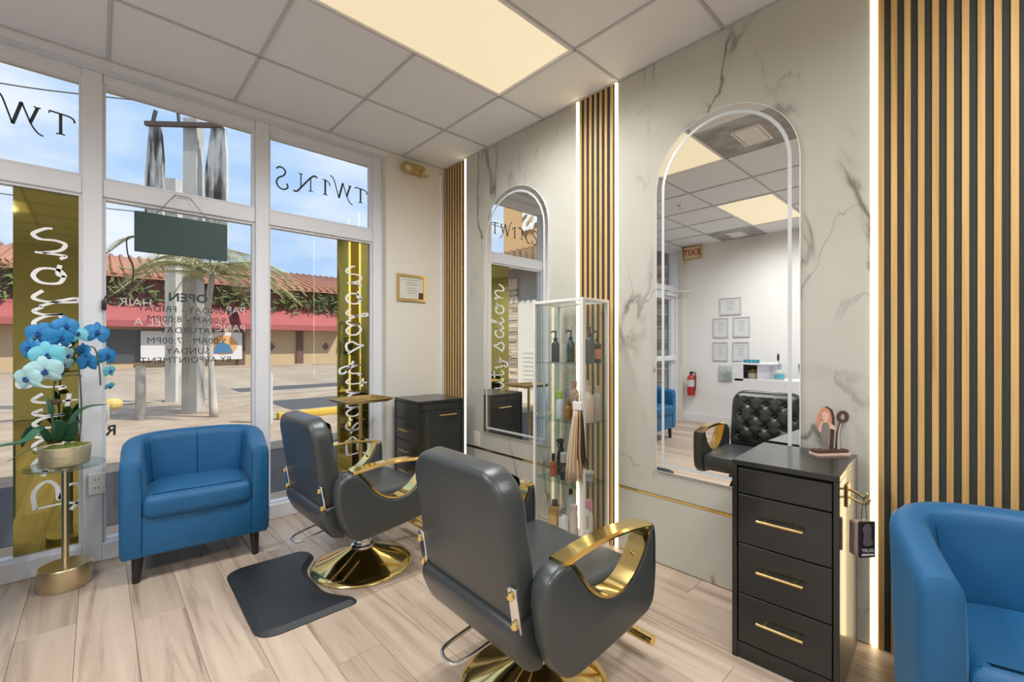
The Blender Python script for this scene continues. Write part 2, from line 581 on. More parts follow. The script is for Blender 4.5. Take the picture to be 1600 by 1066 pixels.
# ---- walls
wl_ = structure(boxo('wall_left', M_wallw, None, XL - .15, XL, YB - .15, YG + .1, -.1, 2.95))
structure(boxo('wall_back', M_wallw, None, XL - .15, XR + .15, YB - .15, YB, -.1, 2.95))
wr_ = structure(boxo('wall_right', M_white, None, XR + .016, XR + .16, YB - .15, YG + .1, -.1, 2.95))
ww_ = structure(finish('wall_front', box(box(bmesh.new(), 1.726, XR + .02, YW, YG + .10, -.1, 2.95), XL - .02, -2.335, YW, YG + .1, -.1, 2.765), M_wall))
structure(boxo('trim_5', M_frame, None, -2.334, 1.7255, YW, YG + .10, 2.765, 2.95))
structure(boxo('baseboard_left', M_white, None, XL, XL + .014, YB, YW, 0, .13, bev=.003, seg=1))
structure(boxo('baseboard_back', M_white, None, XL, XR, YB, YB + .014, 0, .13, bev=.003, seg=1))
structure(boxo('baseboard_front', M_white, None, 1.71, XR - .03, YW - .014, YW, 0, .12, bev=.003, seg=1))
structure(boxo('trim_1', M_white, None, 2.238, 2.262, YW - .022, YW, .12, 2.74, bev=.003, seg=1))     # conduit cover beside the slats
roof = structure(finish('roof', box(box(bmesh.new(), XL - 5.5, 9, YB - .4, YG + .28, 2.95, 4.25), XL - .15, 9, YG + .10, YG + .28, 2.80, 2.96), mat('stucco sand', (.62, .50, .36), .9, bump=.2, bscale=60)))

# stone cladding on the right wall: two bays, each an upper and a lower panel with a gold strip between
ZG = .376
SLAT_Y = [(3.035, YW), (1.528, 1.822), (-1.60, .309)]
BAYS = [(1.822, 3.035), (.309, 1.528)]
for k, (y0, y1) in enumerate(BAYS):
    bay = structure(bpy.data.objects.new('trim_%d' % (k + 2), None)); C.objects.link(bay)
    boxo('stone_panel', M_marble, bay, XR, XR + .016, y0 + .012, y1 - .012, ZG + .007, CEIL - .002, bev=.0015, seg=1)
    boxo('stone_panel', M_marble, bay, XR, XR + .016, y0 + .012, y1 - .012, .004, ZG - .007, bev=.0015, seg=1)
    boxo('gold_strip', M_gold, bay, XR - .002, XR + .014, y0 + .012, y1 - .012, ZG - .0065, ZG + .0065)
bay = structure(bpy.data.objects.new('trim_4', None)); C.objects.link(bay)
boxo('stone_panel', M_marble, bay, XR, XR + .0155, YB, -1.605, 0, CEIL)

slat_me = {}
slat_labels = ['narrow oak slat panel in the corner beside the shop front',
               'oak slat panel behind the glass display cabinet between the arched mirrors',
               'wide oak slat panel behind the right blue armchair']
for (y0, y1), lab in zip(SLAT_Y, slat_labels):
    p = thing('slat_panel', lab, 'wall panel', (XR, (y0 + y1) / 2, 0), 0, 'oak slat wall panels')
    w = y1 - y0
    finish('backing', B(.004, .016, -w / 2 + .012, w / 2 - (.012 if y1 < 3 else 0), .001, CEIL - .001), M_felt, p)
    pitch = .0394
    yy = w / 2 - .022
    while yy > -w / 2 + .0235:
        if 's' not in slat_me:
            o = finish('slat', B(-.0015, .0042, -.0095, .0095, .001, CEIL - .001, bev=.0012, seg=1), M_slat)
            slat_me['s'] = o.data
        else:
            o = bpy.data.objects.new('slat', slat_me['s']); C.objects.link(o)
        o.parent = p; o.location = (0, yy, 0)
        yy -= pitch

led_spec = [(3.035, 'glowing led strip beside the corner slat panel'), (1.822, 'glowing led strip left of the slats behind the display cabinet'),
            (1.528, 'glowing led strip right of the display cabinet'), (.309, 'glowing led strip between the near black cabinet and the wide slats')]
for y, lab in led_spec:
    p = thing('led_strip', lab, 'light', (XR, y, 0), 0, 'warm led strips edging the slats')
    finish('channel', B(.003, .015, -.0115, .0115, .002, CEIL - .003), M_plastic, p)
    finish('diffuser', B(-.004, .003, -.009, .009, .002, CEIL - .003, bev=.002, seg=1), M_led, p)

# ---- shop front: three window bays, a side light and a door
ZT0, ZT1, ZS, ZH = 2.067, 2.165, .10, 2.713
def frame_bar(parent, x0, x1, z0, z1, y0=YG - .045, y1=YG + .045, name='frame_bar'):
    return finish(name, B(x0, x1, y0, y1, z0, z1, bev=.004, seg=1), M_frame, parent)
def bead(parent, x0, x1, z0, z1):
    """glazing bead around one pane"""
    bm = bmesh.new()
    t = .014
    for a in ((x0, x0 + t, z0, z1), (x1 - t, x1, z0, z1), (x0 + t, x1 - t, z0, z0 + t), (x0 + t, x1 - t, z1 - t, z1)):
        box(bm, a[0], a[1], YG - .03, YG + .02, a[2], a[3])
    finish('glazing_bead', bm, M_frame, parent)
MULL = [1.690, .837, -.018, -.873, -1.30]
half = .042
def window(name, xl, xr, first_mullion):
    w = bpy.data.objects.new(name, None); C.objects.link(w); structure(w)
    x0, x1 = xl + half, xr - half
    frame_bar(w, x0, x1, ZT0, ZT1)
    frame_bar(w, x0, x1, ZH, 2.765)
    frame_bar(w, x0, x1, 0, ZS, YG - .06, YG + .05, 'sill')
    frame_bar(w, xl - half, xl + half, 0, 2.765, YG - .055, YG + .05, 'mullion')
    if first_mullion:
        frame_bar(w, xr - half, xr + half - .006, 0, 2.765, YG - .055, YG + .05, 'mullion')
    for z0, z1 in ((ZS, ZT0), (ZT1, ZH)):
        bead(w, x0, x1, z0, z1)
        finish('pane', B(x0 + .01, x1 - .01, YG - .003, YG + .003, z0 + .01, z1 - .01), M_pane, w)
    return w
window('window_1', MULL[1], MULL[0], True)
window('window_2', MULL[2], MULL[1], False)
window('window_3', MULL[3], MULL[2], False)
window('window_4', MULL[4], MULL[3], False)
door = bpy.data.objects.new('door_1', None); C.objects.link(door); structure(door)
dx0, dx1 = -2.335, MULL[4] - half
frame_bar(door, dx0, dx0 + .06, 0, 2.765, YG - .055, YG + .05, 'jamb')
frame_bar(door, dx0 + .06, dx1, ZT0 + .02, ZT1)
frame_bar(door, dx0 + .06, dx1, ZH, 2.765)
bead(door, dx0 + .06, dx1, ZT1, ZH)
finish('pane', B(dx0 + .065, dx1 - .005, YG - .003, YG + .003, ZT1 + .005, ZH - .005), M_pane, door)
for a in ((dx0 + .065, dx0 + .165, .01, 2.08), (dx1 - .105, dx1 - .005, .01, 2.08), (dx0 + .165, dx1 - .105, .01, .20), (dx0 + .165, dx1 - .105, 1.96, 2.08)):
    frame_bar(door, *a, YG - .028, YG + .022, 'stile')
leaf = finish('pane', B(dx0 + .16, dx1 - .10, YG - .004, YG + .002, .19, 1.97), M_pane, door)
finish('push_bar', tube(B(dx0 + .12, dx1 - .05, YG - .085, YG - .06, .98, 1.06, bev=.01), [(dx0 + .14, YG - .03, 1.02), (dx0 + .14, YG - .07, 1.02)], .018), M_frame, door)
finish('door_closer', tube(B(dx0 + .12, dx0 + .40, YG - .09, YG - .03, 2.0, 2.06, bev=.008), [(dx0 + .3, YG - .06, 2.07), (dx0 + .02, YG - .30, 2.085), (dx0 + .12, YG - .05, 2.10)], .009), M_frame, door)

# ---- ceiling light panels
light_labels = ['large cream ceiling light panel nearest the shop front, above the salon chairs',
                'cream ceiling light panel over the reception side, seen in the big mirror',
                'cream ceiling light panel at the back of the room, mirror side',
                'cream ceiling light panel at the back of the room, reception side']
for (x0, x1, y0, y1), lab in zip(lights_at, light_labels):
    cx_, cy_ = (x0 + x1) / 2, (y0 + y1) / 2
    w, d = x1 - x0, y1 - y0
    p = thing('ceiling_light', lab, 'ceiling light', (cx_, cy_, CEIL), 0, 'flush ceiling light panels')
    bm = bmesh.new()
    for a in ((-w / 2 + .004, w / 2 - .004, -d / 2 + .004, -d / 2 + .022), (-w / 2 + .004, w / 2 - .004, d / 2 - .022, d / 2 - .004),
              (-w / 2 + .004, -w / 2 + .022, -d / 2 + .022, d / 2 - .022), (w / 2 - .022, w / 2 - .004, -d / 2 + .022, d / 2 - .022)):
        box(bm, *a, -.006, .02, bev=.003, seg=1)
    finish('frame', bm, M_white, p)
    finish('diffuser', B(-w / 2 + .021, w / 2 - .021, -d / 2 + .021, d / 2 - .021, .002, .012), M_panel, p)
    for i in range(4):
        for j in range(2):
            ld = bpy.data.lights.new('panel_lamp', 'SPOT')
            ld.energy = LAMP_W; ld.color = (.97, .98, 1.0); ld.shadow_soft_size = 0
            ld.spot_size = R(172); ld.spot_blend = 1
            lo_ = bpy.data.objects.new('panel_lamp', ld); C.objects.link(lo_)
            lo_.parent = p; lo_.location = ((i - 1.5) * w / 4, (j - .5) * d / 2, -.004)

M_vent = streaky('grey dusty tile', (.30, .30, .30), (.46, .46, .46), (2, 2, 2), .4, .62)
for (x0, x1, y0, y1), lab in zip(vents_at, ['grey dusty air vent tile beside the front ceiling light, seen in the big mirror', 'grey air vent tile over the entrance door corner']):
    cx_, cy_ = (x0 + x1) / 2, (y0 + y1) / 2
    w, d = x1 - x0, y1 - y0
    p = thing('ceiling_vent', lab, 'vent', (cx_, cy_, CEIL), 0, 'ceiling air vents')
    finish('tile', B(-w / 2 + .004, w / 2 - .004, -d / 2 + .004, d / 2 - .004, .002, .016), M_vent, p)
    bm = bmesh.new()
    for s in (1.,):
        for a in ((-.16, .16, -.10, -.085), (-.16, .16, .085, .10), (-.16, -.145, -.085, .085), (.145, .16, -.085, .085)):
            box(bm, *a, -.01, .002)
    finish('rim', bm, M_white, p)
    finish('face_plate', B(-.14, .14, -.08, .08, -.012, -.004, bev=.003, seg=1), M_white, p)

# ================================================================== MIRRORS
def arch(w, z0, z1, n=28, inset=0.):
    w -= 2 * inset; z0 += inset; z1 -= inset
    r = w / 2
    out = [(-w / 2, z0), (w / 2, z0)]
    for k in range(n + 1):
        a = PI * k / n
        out.append((r * math.cos(a), z1 - r + r * math.sin(a)))
    return out
def arched_mirror(yc, w, lab):
    p = thing('arched_mirror', lab, 'mirror', (XR, yc, 0), 0, 'arched salon mirrors')
    z0, z1 = .524, 2.412
    finish('glass', slab(bmesh.new(), arch(w, z0, z1), -.010, -.001, YZ), M_mirror, p)
    # polished edge as a thin rim
    o = arch(w + .006, z0 - .003, z1 + .003); i_ = arch(w, z0, z1)
    bm = bmesh.new()
    A = [bm.verts.new((-.011, a, b)) for a, b in o]; A2 = [bm.verts.new((-.001, a, b)) for a, b in o]
    I = [bm.verts.new((-.011, a, b)) for a, b in i_]
    n = len(o)
    for k in range(n):
        q = (k + 1) % n
        bm.faces.new((A[k], A[q], I[q], I[k])); bm.faces.new((A2[k], A2[q], A[q], A[k]))
    finish('rim', bm, M_plastic, p)
    # frosted light band set in from the edge
    bm = bmesh.new()
    o = arch(w, z0, z1, inset=.030); i_ = arch(w, z0, z1, inset=.046)
    O0 = [bm.verts.new((-.0106, a, b)) for a, b in o]; I0 = [bm.verts.new((-.0106, a, b)) for a, b in i_]
    for k in range(n):
        q = (k + 1) % n
        bm.faces.new((O0[k], O0[q], I0[q], I0[k]))
    finish('frosted_band', bm, M_frost, p)
    return p
arched_mirror(.912, .690, 'large arched mirror on the stone wall above the near black cabinet')
arched_mirror(2.425, .704, 'arched mirror on the stone wall near the window, behind the display cabinet')

# wall plate below the far mirror
p = thing('wall_plate', 'small beige socket plate on the stone wall below the far mirror', 'socket', (XR, 2.875, .45))
finish('plate', B(-.006, 0, -.040, .040, -.058, .058, bev=.003), mat('beige plastic', (.70, .65, .56), .4), p)
finish('insert', B(-.0075, -.005, -.018, .018, -.036, .036, bev=.001, seg=1), mat('beige plastic', (.7, .65, .56), .4), p)

# ================================================================== SALON CHAIRS
def make_salon_chair(label, group):
    t = thing('salon_chair', label, 'salon chair', (0, 0, 0), 0, group)
    base = finish('base', lathe(bmesh.new(), [(0, 0), (.262, 0), (.268, .006), (.262, .014), (.235, .024), (.18, .046), (.12, .072), (.07, .094), (.052, .104), (0, .106)], 48), M_gold, t, autos=50)
    finish('collar', lathe(bmesh.new(), [(0, .10), (.060, .10), (.060, .113), (.047, .117), (.047, .135), (0, .135)], 28), M_chrome, base, autos=40)
    finish('column', lathe(bmesh.new(), [(0, .13), (.040, .13), (.040, .30), (0, .30)], 28), M_chrome, t, autos=40)
    finish('seat_plate', B(-.14, .14, -.13, .13, .285, .305), M_plasticb, t)
    # pump lever: a bent chrome loop on the back left
    lv = smooth_path([(-.05, .06, .285), (-.17, .08, .262), (-.30, .09, .235), (-.345, .075, .228), (-.355, .03, .226), (-.33, -.005, .228), (-.20, -.02, .255), (-.05, -.03, .285)], 5)
    finish('pump_lever', tube(bmesh.new(), lv, .0065, 8), M_chrome, t, smooth=True)
    # foot rest: two gold arms and a bar in front
    for s in (-1, 1):
        finish('footrest_arm', tube(bmesh.new(), [(.12, s * .09, .31), (.30, s * .09, .20), (.40, s * .09, .09)], .011, 8), M_gold, t, smooth=True)
    finish('foot_bar', tube(bmesh.new(), [(.40, -.235, .09), (.40, .235, .09)], .019, 14), M_gold, t, autos=40)
    # seat cushion with rounded front
    prof = [(-.21, .335), (.20, .335), (.262, .36), (.282, .395), (.272, .438), (.235, .456), (.05, .462), (-.21, .455)]
    prof = [tuple(v) for v in smooth_path(prof[::1], 3, True)]
    finish('seat', slab(bmesh.new(), prof, -.258, .258, XZ, .022, 3), M_leather, t, autos=60)
    # rear roll under the back
    prof = [(-.205, .296), (-.240, .288), (-.275, .308), (-.305, .36), (-.322, .405), (-.318, .434), (-.295, .446), (-.21, .440)]
    finish('rear_roll', slab(bmesh.new(), [tuple(v) for v in smooth_path(prof, 3, True)], -.256, .256, XZ, .018, 3), M_leather, t, autos=60)
    # side panels with the scooped arm opening
    outer = [(-.262, .40), (-.280, .50), (-.268, .572), (-.222, .606), (-.170, .602)]
    scoop = [(-.170, .602), (-.135, .56), (-.085, .498), (-.02, .456), (.05, .444), (.115, .464), (.172, .512), (.208, .566), (.222, .600)]
    front = [(.222, .600), (.250, .606), (.262, .590), (.268, .52), (.266, .43), (.252, .352), (.215, .315)]
    bot = [(.215, .315), (.10, .298), (-.02, .285), (-.13, .275), (-.185, .284), (-.230, .325), (-.262, .40)]
    outline = []
    for seg_ in (outer, scoop, front, bot):
        q = smooth_path(seg_, 4)
        outline += [tuple(v) for v in q[:-1]]
    sc_pts = smooth_path(scoop, 5)
    for s in (-1, 1):
        y0, y1 = (s * .260, s * .334) if s > 0 else (s * .334, s * .260)
        sp = finish('side_panel', slab(bmesh.new(), outline, y0, y1, XZ, .020, 4), M_leather, t, autos=70)
        # gold lining band in the scoop
        bm = bmesh.new()
        ya, yb = s * .297 - .034, s * .297 + .034
        rows = []
        for k, q in enumerate(sc_pts):
            d = (sc_pts[min(k + 1, len(sc_pts) - 1)] - sc_pts[max(k - 1, 0)]).normalized()
            nn = Vector((-d.y, d.x))
            rows.append([bm.verts.new((q.x + nn.x * h_, y_, q.y + nn.y * h_)) for y_, h_ in ((ya, -.004), (yb, -.004), (yb, .005), (ya, .005))])
        for A, Bq in zip(rows, rows[1:]):
            for k in range(4):
                bm.faces.new((A[k], A[(k + 1) % 4], Bq[(k + 1) % 4], Bq[k]))
        bm.faces.new(rows[0][::-1]); bm.faces.new(rows[-1])
        ln = finish('arm_lining', bm, M_gold, sp, autos=40)
        for q in (sc_pts[10], sc_pts[30]):
            finish('screw', ball(bmesh.new(), (q.x - .002, s * .297, q.y + .010), .009, .009, .007, 8, 6), M_gold, sp, smooth=True)
        # gold arm bar bridging the opening
        top = smooth_path([(-.20, .607), (-.10, .620), (.02, .625), (.14, .619), (.248, .602)], 5)
        bm = bmesh.new(); rows = []
        for q in top:
            rows.append([bm.verts.new((q.x, s * .297 + y_, q.y + h_)) for y_, h_ in ((-.030, -.007), (.030, -.007), (.033, .001), (.026, .008), (-.026, .008), (-.033, .001))])
        for A, Bq in zip(rows, rows[1:]):
            for k in range(6):
                bm.faces.new((A[k], A[(k + 1) % 6], Bq[(k + 1) % 6], Bq[k]))
        bm.faces.new(rows[0][::-1]); bm.faces.new(rows[-1])
        finish('arm_bar', bm, M_gold, sp, autos=30)
    # backrest: rounded slab leaning back, tufted front
    tilt = R(-9)
    bw, bh = .496, .425
    M_t = Matrix.Translation((-.235, 0, .445)) @ Matrix.Rotation(tilt, 4, 'Y')
    ol = []
    for sx, sy, a0, rr in ((1, 1, 0, .095), (-1, 1, 90, .095), (-1, -1, 180, .035), (1, -1, 270, .035)):
        for k in range(8):
            an = R(a0 + 90 * k / 7)
            a, b = sx * (bw / 2 - rr) + rr * math.cos(an), bh / 2 + sy * (bh / 2 - rr) + rr * math.sin(an)
            ol.append((a, b + (.014 * (1 - (2 * a / bw) ** 2) if b > bh * .6 else 0)))
    bm = slab(bmesh.new(), ol, -.070, .020, YZ, .024, 4)
    bmesh.ops.transform(bm, matrix=M_t, verts=bm.verts)
    br = finish('backrest', bm, M_leather, t, autos=65)
    # seam piping round the rear panel
    bm = bmesh.new()
    pr = offset_poly(ol, .006)
    tube(bm, [M_t @ Vector((-.050, a, b)) for a, b in pr], .0035, 6, closed=True)
    finish('piping', bm, M_leather, br, smooth=True)
    # tufted front pad
    btn = []
    for r_, zc in enumerate((.075, .16, .245, .33)):
        for c_ in ((-1.5, -.5, .5, 1.5) if r_ % 2 == 0 else (-1, 0, 1)):
            btn.append((c_ * .124, zc))
    bm = bmesh.new(); N_, Mm = 44, 46
    grid = []
    for i in range(Mm + 1):
        row = []
        for j in range(N_ + 1):
            u, v = j / N_ * 2 - 1, i / Mm * 2 - 1
            k_ = (abs(u) ** 6 + abs(v) ** 6) ** (1 / 6); mm = max(abs(u), abs(v))
            if k_ > 1e-6: u, v = u * mm / k_, v * mm / k_
            y_, z_ = u * (bw / 2 - .020), bh / 2 + v * (bh / 2 - .020) + .006
            e = 1 - max(abs(u), abs(v)) ** 6
            x_ = .016 + .040 * max(0, e)
            dip = 0
            for by, bz in btn:
                d2 = (y_ - by) ** 2 + (z_ - bz) ** 2
                dip = max(dip, .034 * math.exp(-d2 / .0007))
            # diagonal creases between the buttons
            for sg in (1, -1):
                q = y_ / .124 - .5 * sg * (z_ - .075) / .085 - .5
                dcr = abs(q - round(q)) * .124
                if .045 < z_ < .375:
                    dip = max(dip, .015 * math.exp(-(dcr / .016) ** 2))
            row.append(bm.verts.new(M_t @ Vector((x_ - dip * max(0, e) ** .5, y_, z_))))
        grid.append(row)
    for i in range(Mm):
        for j in range(N_):
            bm.faces.new((grid[i][j], grid[i][j + 1], grid[i + 1][j + 1], grid[i + 1][j]))
    pad = finish('tufted_pad', bm, M_leatherf, br, smooth=True)
    for by, bz in btn:
        if abs(by) < .20:
            c = M_t @ Vector((.030, by, bz))
            finish('button', ball(bmesh.new(), c, .007, .011, .011, 10, 6), M_leatherf, br, smooth=True)
    # gold and chrome brackets joining back and arms
    for s in (-1, 1):
        bm = bmesh.new()
        box(bm, -.062, -.052, s * .246 - .016, s * .246 + .020, -.010, .125, bev=.003, seg=1)
        bmesh.ops.transform(bm, matrix=M_t @ Matrix.Translation((-.012, 0, 0)), verts=bm.verts)
        bk = finish('bracket', bm, M_chrome, t, autos=40)
        for zz in (.018, .105):
            c = M_t @ Vector((-.080, s * .246, zz))
            finish('bolt', ball(bmesh.new(), c, .010, .013, .013, 10, 7), M_gold, bk, smooth=True)
    return t

chair_a = make_salon_chair('black salon chair with gold arms nearest the camera, in front of the big mirror', 'black and gold salon chairs')
chair_a.location = (1.16, 1.118, 0); chair_a.rotation_euler = (0, 0, R(-2))
chair_b = copy_tree(chair_a)
chair_b['label'] = 'black salon chair with round gold base beside the rubber mat, further away'
chair_b.location = (1.085, 2.385, 0); chair_b.rotation_euler = (0, 0, R(1))

# ================================================================== BLUE VELVET TUB CHAIRS
def make_tub_chair(label, group):
    t = thing('tub_armchair', label, 'armchair', (0, 0, 0), 0, group)
    HW, FX, BX, TH = .288, .245, -.205, .088       # centre line of the shell
    path = []
    for k in range(7):
        path.append((FX - (FX + .02) * k / 6, HW, 0))
    for k in range(1, 24):
        a = PI / 2 + PI * k / 24
        cxx, syy = math.cos(a), math.sin(a)
        path.append((-.02 + (BX + .02) * -1 * math.copysign(abs(cxx) ** .62, cxx), HW * math.copysign(abs(syy) ** .62, syy), 0))
    for k in range(7):
        path.append((-.02 + (FX + .02) * k / 6, -HW, 0))
    P = [Vector(p) for p in path]
    n = len(P)
    rows = []; bm = bmesh.new()
    for i, p in enumerate(P):
        d = (P[min(i + 1, n - 1)] - P[max(i - 1, 0)]).normalized()
        out = Vector((d.y, -d.x, 0)) * -1
        # outward is away from the seat centre
        if out.dot(p - Vector((.06, 0, 0))) < 0: out = -out
        back = max(0, min(1, (FX - p.x) / (FX - BX)))
        top = .638 + .072 * (back ** 1.3)
        th = TH + .012 * back
        lean = .018 * back
        pr = [(th / 2 - .012, .135), (th / 2, .16), (th / 2 + lean, top - .05), (th / 2 + lean - .004, top - .022), (th / 2 + lean - .020, top - .004), (lean, top),
              (-th / 2 + lean + .022, top - .004), (-th / 2 + lean + .005, top - .022), (-th / 2 + lean, top - .05), (-th / 2 - .004, .45), (-th / 2 - .004, .25), (-th / 2, .135)]
        rows.append([bm.verts.new(p + out * a + Vector((0, 0, b))) for a, b in pr])
    m_ = len(rows[0])
    for A, Bq in zip(rows, rows[1:]):
        for k in range(m_):
            bm.faces.new((A[k], A[(k + 1) % m_], Bq[(k + 1) % m_], Bq[k]))
    # slightly puffed arm fronts
    for ring, sx in ((rows[0], 1), (rows[-1], 1)):
        cen = sum((v.co for v in ring), Vector()) / m_
        inner = [bm.verts.new(v.co.lerp(cen, .16) + Vector((.012, 0, 0))) for v in ring]
        for k in range(m_):
            bm.faces.new((ring[k], ring[(k + 1) % m_], inner[(k + 1) % m_], inner[k]))
        bm.faces.new(inner)
    shell = finish('shell', bm, M_velvet, t, autos=50)
    # channel seams on the inner back
    for fr_ in (.30, .5, .70):
        i = int(fr_ * (n - 1)); p = P[i]
        d = (P[i + 1] - P[i - 1]).normalized(); out = Vector((d.y, -d.x, 0))
        if out.dot(p - Vector((.06, 0, 0))) < 0: out = -out
        back = max(0, min(1, (FX - p.x) / (FX - BX))); top = .638 + .072 * back ** 1.3; th = TH + .012 * back; lean = .018 * back
        pts = [p + out * (-th / 2 - .004) + Vector((0, 0, .42)), p + out * (-th / 2 + lean - .001) + Vector((0, 0, top - .05)), p + out * (-th / 2 + lean + .012) + Vector((0, 0, top - .012))]
        finish('seam', tube(bmesh.new(), pts, .0035, 6), M_velvetd, shell, smooth=True)
    # base box below the seat
    finish('seat_base', B(-.17, .252, -.246, .246, .135, .345, bev=.012, seg=3), M_velvet, t, autos=50)
    # seat cushion, rounded front
    ol = [(.268, -.222), (.275, -.12), (.277, 0), (.275, .12), (.268, .222), (.225, .242), (.05, .242), (-.07, .232), (-.13, .17), (-.15, 0), (-.13, -.17), (-.07, -.232), (.05, -.242), (.225, -.242)]
    ol = [tuple(v) for v in smooth_path(ol, 3, True)]
    finish('seat_cushion', slab(bmesh.new(), ol, .318, .448, XY, .042, 5), M_velvet, t, autos=70)
    for x_, y_ in ((.20, .262), (.20, -.262), (-.15, .20), (-.15, -.20)):
        finish('leg', tube(bmesh.new(), [(x_, y_, .14), (x_ + (.008 if x_ > 0 else -.012), y_ * 1.02, 0)], [.026, .017], 14), M_blackwood, t, autos=40)
    return t
tub = make_tub_chair('blue velvet tub armchair in front of the window beside the orchid', 'blue velvet tub armchairs')
tub.location = (.435, 3.165, 0); tub.rotation_euler = (0, 0, R(-90 - 6))
tub2 = copy_tree(tub); tub2['label'] = 'blue velvet tub armchair against the slat wall at the right, cut by the frame'
tub2.location = (1.855, -.145, 0); tub2.rotation_euler = (0, 0, R(180 + 14))
tub3 = copy_tree(tub); tub3['label'] = 'blue velvet tub armchair near the entrance door, seen only in the mirror'
tub3.location = (-.70, 3.06, 0); tub3.rotation_euler = (0, 0, R(-90))

# ================================================================== DRAWER CABINETS
def bar_handle(parent, c, ax, ln, out, r=.0055):
    """gold bar handle: centre, axis, length and outward vector"""
    c, ax, out = Vector(c), Vector(ax), Vector(out)
    bm = bmesh.new()
    tube(bm, [c + out * .026 - ax * ln / 2, c + out * .026 + ax * ln / 2], r, 10)
    for s in (-1, 1):
        tube(bm, [c + ax * s * ln * .33, c + ax * s * ln * .33 + out * .026], r * .8, 8)
    return finish('handle', bm, M_goldb, parent, autos=40)

M_beige_side = M_cab
def near_cabinet():
    t = thing('drawer_cabinet', 'black three-drawer salon cabinet below the big mirror, holding the wooden figurine', 'cabinet', (2.050, .522, 0), R(2.6))
    # local x: front is -x ; width along y
    W, D, H = .345, .425, .772
    x0, x1, y0, y1 = -D / 2, D / 2, -W / 2, W / 2
    finish('top', B(x0, x1, y0, y1, H - .020, H, bev=.0015, seg=1), M_cab, t)
    finish('side_panel', B(x0, x1, y0, y0 + .018, 0, H - .0205, bev=.001, seg=1), M_cab, t)
    finish('side_panel', B(x0, x1, y1 - .018, y1, 0, H - .0205, bev=.001, seg=1), M_cab, t)
    finish('back_panel', B(x1 - .012, x1 - .002, y0 + .018, y1 - .018, .02, H - .021), M_cab, t)
    finish('plinth', B(x0 + .006, x1 - .02, y0 + .018, y1 - .018, .0, .062), M_cab, t)
    finish('carcass', B(x0 + .024, x1 - .013, y0 + .019, y1 - .019, .062, H - .022), M_dark, t)
    zs = [(.066, .252), (.256, .448), (.452, .640)]
    finish('fascia', B(x0 + .003, x0 + .022, y0 + .021, y1 - .021, .645, H - .030, bev=.002, seg=1), M_cab, t)
    for z0, z1 in zs:
        d = finish('drawer', B(x0 + .003, x0 + .022, y0 + .021, y1 - .021, z0, z1, bev=.002, seg=1), M_cab, t)
        bar_handle(d, (x0 + .003, .005, (z0 + z1) / 2 + .012), (0, 1, 0), .150, (-1, 0, 0), .0055)
    return t
near_cabinet()
def far_cabinet():
    t = thing('drawer_cabinet', 'dark drawer cabinet in the corner by the window and slats', 'cabinet', (1.955, 3.075, 0), R(-4))
    W, D, H = .41, .40, .80
    x0, x1, y0, y1 = -D / 2, D / 2, -W / 2, W / 2
    finish('top', B(x0, x1, y0, y1, H - .020, H, bev=.0015, seg=1), M_cab, t)
    finish('carcass', B(x0 + .020, x1, y0 + .020, y1, 0, H - .0205), M_cab, t)
    finish('corner_post', B(x0, x0 + .019, y0, y0 + .019, 0, H - .0205), M_cab, t)
    finish('side_edge', B(x0, x0 + .019, y1 - .02, y1, 0, H - .0205), M_cab, t)
    finish('side_edge', B(x1 - .02, x1, y0, y0 + .019, 0, H - .0205), M_cab, t)
    zs = [(.02, .168), (.173, .322), (.327, .476), (.481, .640)]
    finish('fascia', B(x0 + .003, x0 + .019, y0 + .021, y1 - .022, .645, H - .024, bev=.002, seg=1), M_cab, t)
    for z0, z1 in zs:
        d = finish('drawer', B(x0 + .003, x0 + .019, y0 + .021, y1 - .022, z0, z1, bev=.002, seg=1), M_cab, t)
        bar_handle(d, (x0 + .003, .0, (z0 + z1) / 2), (0, 1, 0), .15, (-1, 0, 0))
    finish('fascia', B(x0 + .021, x1 - .022, y0 + .003, y0 + .019, .722, H - .024, bev=.002, seg=1), M_cab, t)
    dr = finish('door', B(x0 + .021, x1 - .022, y0 + .003, y0 + .019, .02, .717, bev=.002, seg=1), M_cab, t)
    bar_handle(dr, (.045, y0 + .003, .685), (1, 0, 0), .15, (0, -1, 0))
far_cabinet()

# ---- figurine on the near cabinet: cut-out plywood hairdresser with a big comb-scissor shape on a stand
M_ply = mat('cut plywood', (.42, .25, .17), .6)
M_plyd = mat('burnt plywood edge', (.07, .035, .025), .7)
M_plyp = mat('pale pink plywood', (.72, .50, .42), .6)
t = thing('figurine', 'small cut-out wooden figurine of a woman with scissors on the near cabinet', 'figurine', (2.205, .440, .772), R(-38))
# local x along the base, y depth
finish('base', slab(bmesh.new(), rrect(.150, .058, .012, 3), 0, .008, XY), M_plyp, t)
finish('base_plate', slab(bmesh.new(), rrect(.142, .040, .008, 3), .008, .020, XY), M_plyd, t)
def flat(name, m, pts, y0, y1, closed_k=3):
    return finish(name, slab(bmesh.new(), [tuple(v) for v in smooth_path(pts, closed_k, True)], y0, y1, XZ), m, t)
flat('hair', mat('printed auburn hair', (.62, .30, .20), .6), [(-.050, .105), (-.056, .140), (-.046, .178), (-.022, .192), (.000, .178), (.008, .142), (.004, .105), (-.010, .098), (-.02, .112), (-.035, .10)], -.001, .003)
flat('face', mat('printed skin', (.74, .50, .40), .6), [(-.036, .150), (-.034, .168), (-.022, .176), (-.010, .168), (-.008, .150), (-.016, .138), (-.028, .138)], -.004, -.001)
flat('arms', mat('printed skin', (.74, .50, .40), .6), [(-.05, .098), (-.042, .128), (-.02, .138), (.004, .126), (.022, .112), (.024, .100), (.005, .104), (-.02, .112), (-.034, .104), (-.042, .092)], -.003, -.001)
